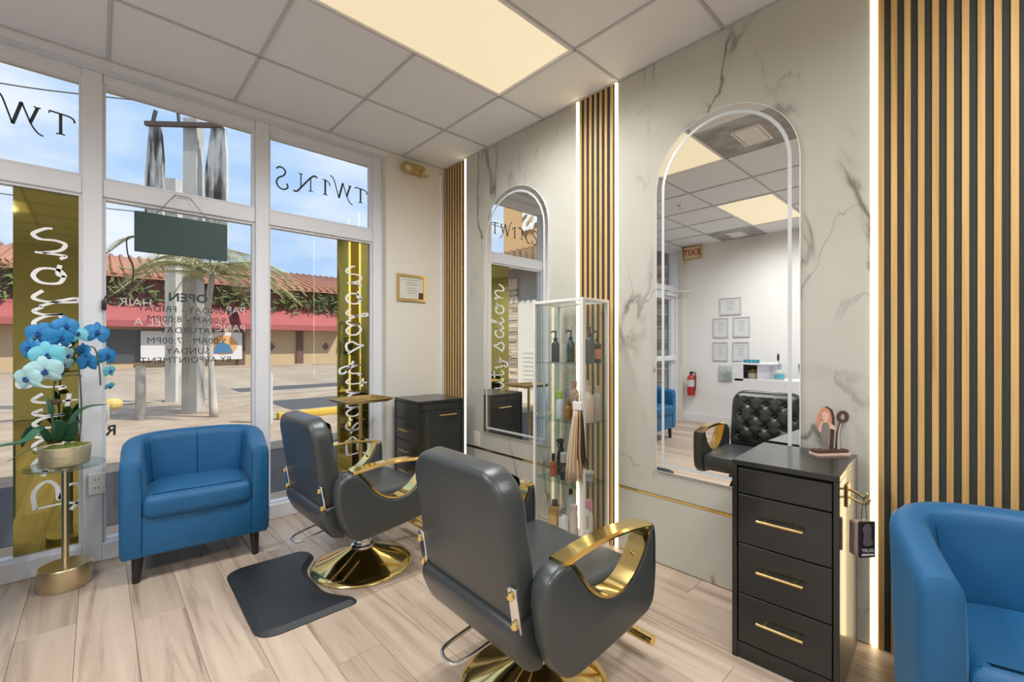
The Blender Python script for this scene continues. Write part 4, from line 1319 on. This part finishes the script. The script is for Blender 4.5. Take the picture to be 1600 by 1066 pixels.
def gold_panel(x0, x1, lab, lab2):
    yb = YG - .0065
    p = tag(finish('gold_panel', B(x0, x1, yb - .004, yb, ZS + .012, ZT0 - .012, bev=.0008, seg=1), M_goldmirror), lab, 'panel', 'gold window panels')
    t = thing('script_lettering', lab2, 'lettering', (0, yb - .0045, 0), 0, 'white script on the gold panels')
    xb, xh = x0 + .072, .118
    for ch, za, zb in ZR:
        bm = bmesh.new()
        for st in SCRIPT[ch]:
            pp = smooth_path([(a, b, 0) for a, b in st], 7)
            wfn = lambda d, f: .010 + .010 * abs(d.x)
            ribbon(bm, [(za + q.x * (zb - za), xb + q.y * xh) for q in pp], wfn, lambda a, b, th: (b, -th, a))
        finish('letter', bm, M_decalw, t)
gold_panel(1.372, 1.632, 'narrow gold mirrored panel in the window behind the tray stand', 'white vertical script lettering on the gold panel behind the tray stand')
gold_panel(-.320, -.070, 'narrow gold mirrored panel in the window behind the orchid', 'white vertical script lettering on the gold panel behind the orchid')

t = thing('opening_hours', 'dark mirrored opening hours lettering on the window above the blue armchair', 'lettering', (0, 0, 0))
for s_, z, sz, bold in (('OPEN', 1.497, .075, .0022), ('MONDAY - FRIDAY', 1.428, .054, 0), ('9:00AM - 8:00PM', 1.366, .054, 0), ('SATURDAY', 1.297, .054, 0), ('9:00AM - 7:00PM', 1.232, .054, 0), ('SUNDAY', 1.167, .054, 0), ('BY APPOINTMENT', 1.110, .054, 0)):
    text_mesh('text_line', s_, sz, M_decal, t, basis((.425, YG - .0055, z), (-1, 0, 0), (0, 0, 1)), .0006, 'CENTER', bold, 1.08)['kind'] = 'stuff'
t = thing('faded_lettering', 'faint white mirrored lettering at both sides of the opening hours', 'lettering', (0, 0, 0))
for s_, x, z in (('PAR', .745, 1.435), ('PANC', .745, 1.315), ('HAIR', .17, 1.455), ('DEL A', .25, 1.34)):
    text_mesh('text_line', s_, .068, M_decalt, t, basis((x, YG - .0055, z), (-1, 0, 0), (0, 0, 1)), .0005, 'LEFT' if x > .5 else 'CENTER')['kind'] = 'stuff'
t = thing('window_letter', 'mirrored dark letter R on the pane behind the blue armchair', 'lettering', (0, 0, 0))
text_mesh('letter', 'R', .082, M_decal, t, basis((.060, YG - .0058, .70), (-1, 0, 0), (0, 0, 1)), .0006, 'CENTER', .002)

# ---- hanging sign seen from the back
t = thing('hanging_sign', 'dark green back of a lit sign hanging in the middle window', 'sign', (.388, 3.375, 1.885))
finish('board', B(-.230, .230, -.010, .010, -.117, .117, bev=.002, seg=1), mat('dark green board', (.022, .055, .055), .45), t)
for s in (-1, 1):
    finish('chain', tube(bmesh.new(), [(s * .135, .0, .115), (s * .035, .036, .262)], .0025, 6), mat('chain grey', (.25, .24, .24), .4, .6), t, smooth=True)
finish('chain_hook', tube(bmesh.new(), [(-.036, .04, .262), (.036, .04, .262)], .0025, 6), mat('chain grey', (.25, .24, .24), .4, .6), t, smooth=True)
finish('power_cord', tube(bmesh.new(), smooth_path([(-.232, .01, -.03), (-.262, .0, -.05), (-.258, .0, -.14), (-.235, .02, -.20), (-.240, .025, -.30), (-.29, .03, -.365), (-.345, .03, -.38), (-.362, .035, -.42)], 5), .0035, 6), M_plasticb, t, smooth=True)
tag(boxo('cord_plug', M_plasticb, None, .018, .040, YG - .077, YG - .056, 1.42, 1.475, bev=.003), 'small black cord box on the mullion left of the opening hours', 'plug')

# ---- double socket on the mullion, beside the side table
t = thing('wall_socket', 'white double socket on the window mullion beside the side table', 'socket', (.0, YG - .0555, .445))
finish('box', B(-.036, .036, -.022, 0, -.058, .058, bev=.003), M_plastic, t)
for zz in (-.022, .022):
    o_ = finish('outlet', slab(bmesh.new(), rrect(.036, .030, .012, 4, 0, zz), -.0245, -.021, XZ), M_white, t)
    finish('slots', box(box(bmesh.new(), -.009, -.006, -.0252, -.024, zz - .004, zz + .008), .006, .009, -.0252, -.024, zz - .004, zz + .008), M_dark, o_)

# ---- framed certificate and emergency light on the front wall
def certificate(name, lab, cat, loc, rz, w, h, fw, m_fr, m_pap, lines=True, seal=False, group=None):
    """front faces local -y"""
    t = thing(name, lab, cat, loc, rz, group)
    bm = bmesh.new()
    for a in ((-w / 2, w / 2, -h / 2, -h / 2 + fw), (-w / 2, w / 2, h / 2 - fw, h / 2), (-w / 2, -w / 2 + fw, -h / 2 + fw, h / 2 - fw), (w / 2 - fw, w / 2, -h / 2 + fw, h / 2 - fw)):
        box(bm, a[0], a[1], -.016, 0, a[2], a[3])
    finish('frame', bm, m_fr, t)
    pg = finish('paper', B(-w / 2 + fw, w / 2 - fw, -.008, -.001, -h / 2 + fw, h / 2 - fw), m_pap, t)
    if lines:
        bm = bmesh.new()
        for k, (zz, ww) in enumerate(((.30, .62), (.20, .36), (.12, .42), (.0, .30), (-.10, .36), (-.18, .24))):
            box(bm, -w * ww / 2, w * ww / 2, -.0092, -.0085, h * zz - .003, h * zz + .003)
        o = finish('print', bm, mat('grey print', (.34, .34, .32), .6), pg); o['kind'] = 'stuff'
    if seal:
        finish('photo', B(w / 2 - fw - .045, w / 2 - fw - .004, -.0105, -.0086, -h / 2 + fw + .002, -h / 2 + fw + .055), mat('dark red photo', (.09, .02, .02), .4), pg)
    return t
certificate('framed_certificate', 'gold framed certificate on the wall between window and slats', 'picture', (1.955, YW, 1.708), 0, .275, .225, .022, M_goldb, mat('certificate paper', (.62, .63, .56), .35), True, True)
t = thing('emergency_light', 'yellowed emergency light on the wall just below the ceiling', 'emergency light', (1.965, YW, 2.715))
M_yel = mat('yellowed plastic', (.42, .31, .11), .45, vary=.25, bscale=25)
finish('housing', slab(bmesh.new(), rrect(.225, .085, .040, 6), -.062, 0, XZ, .014, 3), M_yel, t, autos=45)
for s in (-1, 1):
    hd = finish('lamp_head', ball(bmesh.new(), (s * .085, -.066, -.020), .040, .038, .036, 16, 10), M_yel, t, smooth=True)
    finish('lens', ball(bmesh.new(), (s * .088, -.098, -.024), .024, .010, .022, 12, 8), mat('clear lens', (.66, .60, .40), .15), hd, smooth=True)

t = thing('sprinkler', 'small chrome sprinkler head on the ceiling, seen in the big mirror', 'sprinkler', (-.28, 2.38, CEIL))
finish('escutcheon', lathe(bmesh.new(), [(0, .0), (.035, .0), (.030, -.006), (.012, -.010), (0, -.010)], 20), M_chrome, t, autos=40)
finish('deflector', lathe(tube(bmesh.new(), [(0, 0, -.008), (0, 0, -.034)], .007, 8), [(0, -.034), (.017, -.034), (.017, -.037), (0, -.037)], 14), M_chrome, t)

# ================================================================== LEFT WALL AND RECEPTION (seen in the mirrors)
M_sil = mat('brushed silver frame', (.62, .63, .63), .3, .3)
M_pap = mat('white certificate paper', (.72, .72, .72), .35)
cl = [(2.63, 1.81, .31, .26, 'landscape certificate topmost in the group on the far wall'), (2.77, 1.49, .225, .30, 'upper left certificate in the group on the far wall'), (2.47, 1.495, .235, .30, 'upper right certificate in the group on the far wall'),
      (2.775, 1.13, .22, .29, 'lower left certificate in the group on the far wall'), (2.48, 1.13, .23, .29, 'lower right certificate in the group on the far wall')]
for y, z, w, h, lab in cl:
    certificate('framed_certificate', lab, 'picture', (XL, y, z), R(90), w, h, .016, M_sil, M_pap, group='certificates on the far wall')
t = thing('acrylic_holder', 'clear acrylic leaflet holder on the far wall beside the reception desk', 'leaflet holder', (XL, 2.70, .80), R(90))
finish('back_sheet', B(-.105, .105, -.004, -.001, -.12, .12), mat('frosted acrylic', (.66, .67, .66), .25), t)
finish('pocket', B(-.10, .10, -.030, -.026, -.12, .03), M_cabglass, t)
finish('leaflet', B(-.09, .09, -.022, -.006, -.115, .10), mat('leaflet print', (.52, .55, .52), .5, vary=.5, bscale=30), t)

t = thing('fire_extinguisher', 'red fire extinguisher on the wall beside the entrance door', 'fire extinguisher', (XL + .075, 3.20, .43))
red = mat('red enamel', (.50, .025, .02), .25, coat=.3)
body = finish('cylinder', lathe(bmesh.new(), [(0, 0), (.058, 0), (.062, .008), (.062, .27), (.052, .305), (.022, .325), (.022, .34), (0, .34)], 24), red, t, autos=45)
finish('label', lathe(bmesh.new(), [(.061, .14), (.0628, .14), (.0628, .25), (.061, .25)], 24), mat('extinguisher label', (.66, .62, .58), .4), body, autos=40)
finish('valve', box(B(-.02, .02, -.02, .02, .335, .365), -.045, .03, -.008, .008, .365, .378), M_plasticb, t)
finish('hose', tube(bmesh.new(), smooth_path([(.0, -.02, .36), (.02, -.07, .36), (.03, -.085, .28), (.03, -.078, .12), (.03, -.07, .06)], 5), .009, 8), M_plasticb, t, smooth=True)
finish('wall_bracket', B(-.074, -.05, -.03, .03, .18, .24), M_plasticb, t)

t = thing('exit_sign', 'gold exit sign with red letters above the entrance door', 'exit sign', (XL + .001, 3.20, 2.70), R(90))
finish('housing', B(-.135, .135, -.055, 0, -.10, .10, bev=.006), mat('gold sign housing', (.55, .38, .14), .4), t)
finish('face', B(-.118, .118, -.057, -.054, -.083, .083), mat('cream sign face', (.70, .58, .38), .4), t)
text_mesh('lettering', 'EXIT', .135, mat('red sign letters', (.45, .03, .02), .4), t, basis((0, -.0572, -.048), (1, 0, 0), (0, 0, 1)), .001, 'CENTER', .002)

t = thing('reception_desk', 'white reception desk with raised cubby, seen in the big mirror', 'desk', (-1.85, 1.55, 0))
M_desk = mat('white lacquer', (.78, .78, .82), .25)
# y from -.75 to .75 ; front (towards the mirrors) at +x
finish('front_panel', B(.23, .25, -.75, .75, 0, .755, bev=.002, seg=1), M_desk, t)
finish('end_panel', B(-.25, .23, .73, .75, 0, .97, bev=.002, seg=1), M_desk, t)
finish('end_panel', B(-.25, .23, -.75, -.73, 0, .755, bev=.002, seg=1), M_desk, t)
finish('desk_top', B(-.25, .25, -.73, .73, .755, .785, bev=.002, seg=1), M_desk, t)
finish('cubby_top', B(-.25, .25, .30, .75, .97, .99, bev=.002, seg=1), M_desk, t)
finish('cubby_back', B(-.25, -.23, .30, .73, .785, .97), M_desk, t)
finish('cubby_side', B(-.23, .23, .44, .455, .785, .97), M_desk, t)
finish('cubby_side', B(.235, .25, .62, .75, .755, .97), M_desk, t)
t = thing('glass_jar', 'gold-lidded glass jar in the reception desk cubby', 'jar', (-1.72, 2.09, .7855))
finish('body', lathe(bmesh.new(), [(0, 0), (.05, 0), (.058, .02), (.058, .075), (.035, .095), (0, .095)], 20), mat('cream glazed jar', (.55, .50, .38), .25), t, autos=45)
finish('lid', lathe(bmesh.new(), [(0, .095), (.075, .098), (.08, .104), (.02, .112), (.012, .128), (0, .13)], 20), M_goldb, t, autos=45)
t = thing('desk_sign', 'small blue lettered ornament on top of the reception cubby', 'ornament', (-1.68, 2.10, .9905))
for k in range(4):
    finish('letter_block', B(-.018, .018, -.10 + k * .05, -.062 + k * .05, 0, .045, bev=.004, seg=1), mat('teal blue enamel', (.03, .24, .36), .35), t)
t = thing('reed_diffuser', 'glass reed bottle with blue label and dark plume on the reception desk', 'diffuser', (-1.70, 1.775, .7855))
finish('bottle', lathe(bmesh.new(), [(0, 0), (.052, 0), (.056, .01), (.056, .07), (.045, .11), (.016, .13), (.016, .165), (0, .165)], 20), mat('pale green glass bottle', (.42, .50, .42), .15), t, autos=45)
finish('label', lathe(bmesh.new(), [(.055, .02), (.0568, .02), (.0568, .075), (.055, .075)], 20), mat('blue bottle label', (.10, .42, .55), .4), t, autos=45)
finish('stem', tube(bmesh.new(), [(0, 0, .16), (.0, .01, .24)], .003, 6), M_stem, t)
finish('plume', ball(bmesh.new(), (0, .014, .285), .014, .016, .05, 10, 8), mat('dark plume', (.06, .05, .04), .8), t, smooth=True)
t = thing('laptop', 'open silver laptop on the reception desk', 'laptop', (-1.84, 1.40, .7855))
finish('keyboard_deck', B(-.11, .11, -.16, .16, 0, .016, bev=.003), M_sil, t)
bm = B(.108, .116, -.16, .16, 0, .22, bev=.003)
bmesh.ops.rotate(bm, verts=bm.verts, cent=(.11, 0, .01), matrix=Matrix.Rotation(R(20), 3, 'Y'))
finish('screen_lid', bm, mat('dark laptop lid', (.08, .08, .10), .35), t)

# ================================================================== OUTSIDE
GZ = -.10
M_pave = streaky('sidewalk concrete', (.31, .24, .18), (.42, .335, .26), (.8, .8, .8), .35, .65, .9)
M_road = streaky('tan asphalt', (.29, .23, .175), (.38, .31, .24), (.3, .06, .3), .35, .65, .9)  # streaky tan colour of the road surface
M_asph = mat('dark asphalt', (.08, .08, .085), .9, bump=.4, bscale=120)
structure(boxo('pavement_street', M_pave, None, -30, 60, YG + .06, 13.2, GZ - .2, GZ))
structure(boxo('road', M_road, None, -60, 90, 13.2, 31, GZ - .25, GZ - .02))
structure(boxo('far_pavement', M_pave, None, -60, 90, 31, 60, GZ - .2, GZ + .05))
structure(boxo('kerb', mat('pale kerb', (.36, .32, .27), .9), None, -60, 90, 13.05, 13.35, GZ - .2, GZ + .03))
structure(boxo('shaded_parking_strip', M_asph, None, -30, 60, YG + .9, 6.2, GZ - .1, GZ + .004))  # parking asphalt; the building's shadow is put into its dark colour
structure(boxo('driveway_patch', M_asph, None, 2.9, 7.5, 9.7, 11.6, GZ - .1, GZ + .004))
structure(boxo('road_patch', M_asph, None, 3.0, 10, 14.6, 15.9, GZ - .1, GZ - .012))
tag(boxo('yellow_kerb', mat('yellow paint', (.62, .42, .06), .7), None, 2.35, 4.4, 8.55, 8.72, GZ, GZ + .12, bev=.02), 'yellow painted kerb outside beyond the far salon chair', 'kerb')

# ---- utility pole with cross-arm and hanging weathered panels
M_conc = streaky('weathered concrete', (.26, .25, .23), (.52, .50, .47), (1.4, 1.4, .25), .30, .52)
M_stain = streaky('black streaked panel', (.03, .03, .03), (.50, .51, .50), (2.6, 2.6, .35), .40, .56)
t = thing('utility_pole', 'tall square concrete pole outside with a crossarm and streaked panels', 'pole', (1.41, 10.84, GZ), R(-40))
bm = bmesh.new()
a = [bm.verts.new((sx * .145, sy * .13, 0)) for sx, sy in ((-1, -1), (1, -1), (1, 1), (-1, 1))]
b = [bm.verts.new((sx * .125, sy * .11, 5.83)) for sx, sy in ((-1, -1), (1, -1), (1, 1), (-1, 1))]
bm.faces.new(a[::-1]); bm.faces.new(b)
for k in range(4): bm.faces.new((a[k], a[(k + 1) % 4], b[(k + 1) % 4], b[k]))
finish('shaft', bm, M_conc, t)
finish('crossarm', B(-.80, .66, -.20, -.12, 5.62, 5.70), mat('dark weathered timber', (.10, .07, .06), .8), t)
for s, w0, w1 in ((-1, .09, .17), (1, .10, .22)):
    cxx = -.66 if s < 0 else .52
    finish('panel', slab(bmesh.new(), [(cxx - w1, 3.35), (cxx + w1 * .9, 3.35), (cxx + w1 * .9, 5.0), (cxx + w0 * (1.2 if s < 0 else 1.6), 5.62), (cxx - w0, 5.62), (cxx - w1, 4.7)], -.14, -.06, XZ), M_stain, t)
    finish('insulator', tube(bmesh.new(), [(cxx, -.16, 5.70), (cxx + .05, -.16, 5.92)], .035, 8), mat('dark insulator', (.05, .05, .05), .6), t)
finish('insulator', tube(bmesh.new(), [(-.17, -.16, 5.70), (-.19, -.16, 5.90)], .03, 8), mat('dark insulator', (.05, .05, .05), .6), t)
t2 = thing('utility_pole', 'second thinner concrete pole standing just behind the tall one', 'pole', (1.31, 13.0, GZ), R(-40))
bm = box(bmesh.new(), -.12, .12, -.11, .11, 0, 5.2)
finish('shaft', bm, M_conc, t2)
finish('brace', box(bmesh.new(), -.5, .5, -.15, -.11, 4.55, 4.68), mat('dark weathered timber', (.10, .07, .06), .8), t2)
lines = [([(.80, 10.33, 5.66), (-.2, 10.45, 5.47), (-1.12, 10.6, 5.35), (-3, 10.8, 5.2), (-8, 11.3, 5.2), (-15, 12, 5.7)], 'thin power line crossing the sky in the upper left panes'),
         ([(1.2, 12.83, 4.35), (.6, 12.83, 4.18), (-1.3, 12.83, 4.12), (-6, 12.83, 4.05), (-14, 12.83, 4.3)], 'thin power line crossing low behind the hanging sign')]
for pts, lab in lines:
    tag(finish('power_line', tube(bmesh.new(), smooth_path(pts, 4), .012, 5), mat('cable grey', (.12, .12, .13), .7)), lab, 'cable')
def bollard(x, y, h, r, lab):
    tag(finish('bollard', lathe(bmesh.new(), [(0, 0), (r, 0), (r, h - .05), (r * .8, h - .01), (0, h)], 14), M_conc, None, autos=40, loc=(x, y, GZ)), lab, 'bollard', 'concrete bollards outside')
bollard(.57, 10.35, .95, .075, 'grey concrete bollard outside left of the utility pole')
bollard(2.14, 8.35, .85, .06, 'grey concrete bollard outside behind the far salon chair')
t = thing('litter_box', 'dark low crate with yellow scrap beside the outside bollard', 'crate', (-.15, 10.1, GZ))
finish('crate', B(-.35, .30, -.2, .2, 0, .34, bev=.01), M_stain, t)
finish('scrap', ball(bmesh.new(), (.34, -.1, .34), .14, .10, .10, 8, 6), mat('yellow scrap', (.60, .44, .16), .8), t)

# ---- small palm
M_frond = streaky('palm frond', (.27, .30, .12), (.58, .56, .33), (4, 4, 4), .35, .65, .6)
t = thing('palm_tree', 'small palm tree with arching fronds outside the middle window', 'palm tree', (1.58, 9.75, GZ))
finish('trunk', tube(bmesh.new(), smooth_path([(0, 0, 0), (-.04, 0, .9), (-.09, .0, 1.9), (-.02, 0, 2.68)], 5), [.075, .07, .065, .06, .055] + [.05] * 11, 9), M_conc, t, smooth=True)
rp = random.Random(11)
for k in range(24):
    az = 2 * PI * k / 24 + rp.uniform(-.15, .15); el = rp.uniform(-.45, .62); L = rp.uniform(1.0, 1.5)
    d = Vector((math.cos(az), math.sin(az), 0))
    pts = smooth_path([Vector((-.02, 0, 2.64)), Vector((-.02, 0, 2.64)) + d * L * .4 + Vector((0, 0, L * (.15 + .45 * el))), Vector((-.02, 0, 2.64)) + d * L * .8 + Vector((0, 0, L * (.05 + .45 * el))), Vector((-.02, 0, 2.64)) + d * L * 1.12 + Vector((0, 0, L * (-.25 + .4 * el)))], 6)
    bm = tube(bmesh.new(), pts, .008, 4)
    side0 = Vector((-d.y, d.x, 0))
    for i in range(2, len(pts)):
        f = i / (len(pts) - 1)
        for half_ in range(2):
            p = pts[i] if half_ == 0 else (pts[i] + pts[i - 1]) / 2
            ll = .42 * math.sin(PI * min(1, .15 + f * .8))
            for s in (-1, 1):
                tip = p + side0 * s * ll * .8 + d * ll * .55 + Vector((0, 0, -.16 * ll))
                a1 = bm.verts.new(p + d * .022); a2 = bm.verts.new(p - d * .022); a3 = bm.verts.new(tip)
                a4 = bm.verts.new(p + Vector((0, 0, .006)))
                bm.faces.new((a1, a2, a3)); bm.faces.new((a1, a4, a3)); bm.faces.new((a2, a4, a3))
    finish('frond', bm, M_frond, t)

# ---- building across the street: maroon upper wall, red awnings, tiled roof, tan ground floor
FY = 33.0
t = thing('street_building', 'long tan and maroon building across the street with red tiled roof', 'building', (0, FY, GZ))
bld = t
M_tan = mat('tan stucco', (.48, .36, .22), .9, vary=.12, bscale=.6)
M_mar = streaky('stained maroon wall', (.07, .045, .035), (.34, .12, .13), (.9, .9, .10), .34, .50)
M_roof = mat('terracotta roof', (.38, .17, .11), .85, vary=.3, bscale=2)
M_awn = mat('faded red awning', (.34, .085, .085), .8, vary=.15, bscale=1.)
finish('ground_wall', B(-24, 44, 0, 9, 0, 2.6), M_tan, t)
finish('upper_wall', B(-24, 44, .4, 9, 2.6, 5.3), M_mar, t)
rf = finish('roof_deck', slab(bmesh.new(), [(-.5, 5.3), (8, 7.5), (8, 7.2), (-.5, 5.1)], -24, 44, lambda a, b, th: (th, a, b)), M_roof, t)
ang = math.atan2(2.8, 8.5)
ridge_me = None
for k in range(136):
    x = -23.8 + k * .5
    if ridge_me is None:
        bm = tube(bmesh.new(), [(0, -.55, 5.3), (0, 8, 7.52)], .13, 8)
        o = finish('roof_tile_row', bm, M_roof, rf, smooth=True); ridge_me = o.data
    else:
        o = bpy.data.objects.new('roof_tile_row', ridge_me); C.objects.link(o); o.parent = rf
    o.location = (x, 0, 0)
for x0, x1 in ((-23, -8), (-7.5, -1.2), (-.6, 6.0), (6.6, 13.2), (13.8, 19.8), (20.2, 32)):
    bm = slab(bmesh.new(), [(.38, 4.0), (-1.1, 2.7), (-1.1, 2.35), (.0, 2.35), (.38, 3.0)], x0, x1, lambda a, b, th: (th, a, b))
    finish('awning', bm, M_awn, t)
for k in range(17):
    x = -22 + k * 3.6
    finish('pilaster', B(x - .22, x + .22, -.14, 0, 0, 2.34), mat('brown tile trim', (.13, .07, .06), .7), t)
    finish('emblem', slab(bmesh.new(), [(x + 1.8, .95), (x + 2.05, 1.25), (x + 1.8, 1.55), (x + 1.55, 1.25)], -.04, 0, XZ), mat('brown tile trim', (.13, .07, .06), .7), t)
finish('shop_window', B(-8.5, -4.6, -.06, 0, .35, 2.2), mat('dark shop glass', (.06, .07, .08), .2), t)
finish('shop_window', B(-1.4, 2.2, -.06, 0, .35, 2.2), mat('dark shop glass', (.06, .07, .08), .2), t)
t = thing('street_banner', 'white banner with orange and blue print across the street', 'banner', (3.6, FY - .35, GZ + .35))
finish('sheet', B(-1.8, 3.2, -.05, 0, .1, 1.8), mat('white banner', (.62, .60, .60), .7), t)
finish('print', ball(bmesh.new(), (2.2, -.06, 1.0), .75, .02, .62, 12, 8), mat('orange print', (.62, .33, .12), .7), t)
finish('print', slab(bmesh.new(), [(1.6, .5), (2.7, .5), (2.5, 1.0), (2.1, 1.2), (1.75, 1.0)], -.10, -.075, XZ), mat('blue print', (.05, .16, .32), .7), t)
# dark hedge clumps and climbing plants along the maroon wall
rh = random.Random(5)
M_hedge = streaky('dark climbing leaves', (.035, .05, .02), (.17, .21, .07), (6, 6, 6), .4, .6)
for k in range(15):
    x = -16 + k * 2.75 + rh.uniform(-.6, .6)
    bm = bmesh.new()
    for q in range(150):
        c = Vector((x + rh.gauss(0, .75), -.25 + rh.uniform(-.25, .45), 4.5 + rh.gauss(0, .5)))
        d = Vector((rh.uniform(-1, 1), rh.uniform(-1, .2), rh.uniform(-1, 1))).normalized(); e = d.orthogonal().normalized() * rh.uniform(.06, .12)
        L = rh.uniform(.25, .5)
        v1 = bm.verts.new(c - e); v2 = bm.verts.new(c + e); v3 = bm.verts.new(c + d * L); v4 = bm.verts.new(c - d * L * .5)
        bm.faces.new((v1, v3, v2)); bm.faces.new((v1, v2, v4))
    finish('creeper', bm, M_hedge, bld)['kind'] = 'stuff'

# ---- neighbouring wing of the same building on the left: stone pier, white door, canopy, orange parapet
t = thing('building_wing', 'orange building wing with stone pier and white door, seen in the far mirror', 'building', (-2.62, 0, GZ))
M_orange = mat('orange stucco', (.60, .38, .19), .9, vary=.1, bscale=2)
finish('wall', B(-5, -.06, YG + .30, 7.98, 0, 3.6), mat('grey plaster', (.36, .32, .28), .9, vary=.2, bscale=3), t)
finish('parapet', B(-5, 0, YG + .30, 7.98, 3.55, 5.6), M_orange, t)
finish('canopy', B(0, .35, YG + .30, 7.98, 3.10, 3.42), streaky('dark brown soffit', (.10, .075, .06), (.30, .22, .16), (1, 1, .4), .4, .6), t)
for k in range(22):
    finish('canopy_slat', B(.35, .40, YG + .36 + k * .19, YG + .44 + k * .19, 3.04, 3.46), mat('brown canopy trim', (.32, .21, .12), .8), t)
text_mesh('sign_letters', 'AS', .62, M_decalw, t, basis((.012, 6.95, 3.95), (0, 1, 0), (0, 0, 1)), .04, 'CENTER', .015)
M_stone = [mat('stone %d' % k, c, .9, bump=.5, bscale=25, vary=.3) for k, c in enumerate(((.58, .46, .33), (.46, .37, .27), (.66, .55, .42), (.33, .26, .20)))]
def stone_wall(y0, y1, z1):
    rs = random.Random(int(y0 * 100))
    z = .0
    while z < z1:
        h = rs.choice((.055, .075, .10)); y = y0
        while y < y1 - .02:
            L = min(rs.uniform(.16, .42), y1 - y); dpt = rs.uniform(.0, .035)
            finish('stone', B(-.06, .0 + dpt, y + .004, y + L - .004, z + .004, min(z + h, z1) - .004), rs.choice(M_stone), t)
            y += L
        z += h
stone_wall(7.50, 7.98, 2.9)
stone_wall(YG + .31, 5.3, 2.75)
dw = finish('white_door', B(-.05, .02, 6.50, 7.46, 0, 2.35), mat('creamy white paint', (.74, .70, .62), .6), t)  # door in one even creamy white
for k in range(9):
    finish('louvre', B(.02, .035, 6.70, 7.26, .35 + k * .1, .42 + k * .1), mat('creamy white paint', (.74, .70, .62), .6), dw)
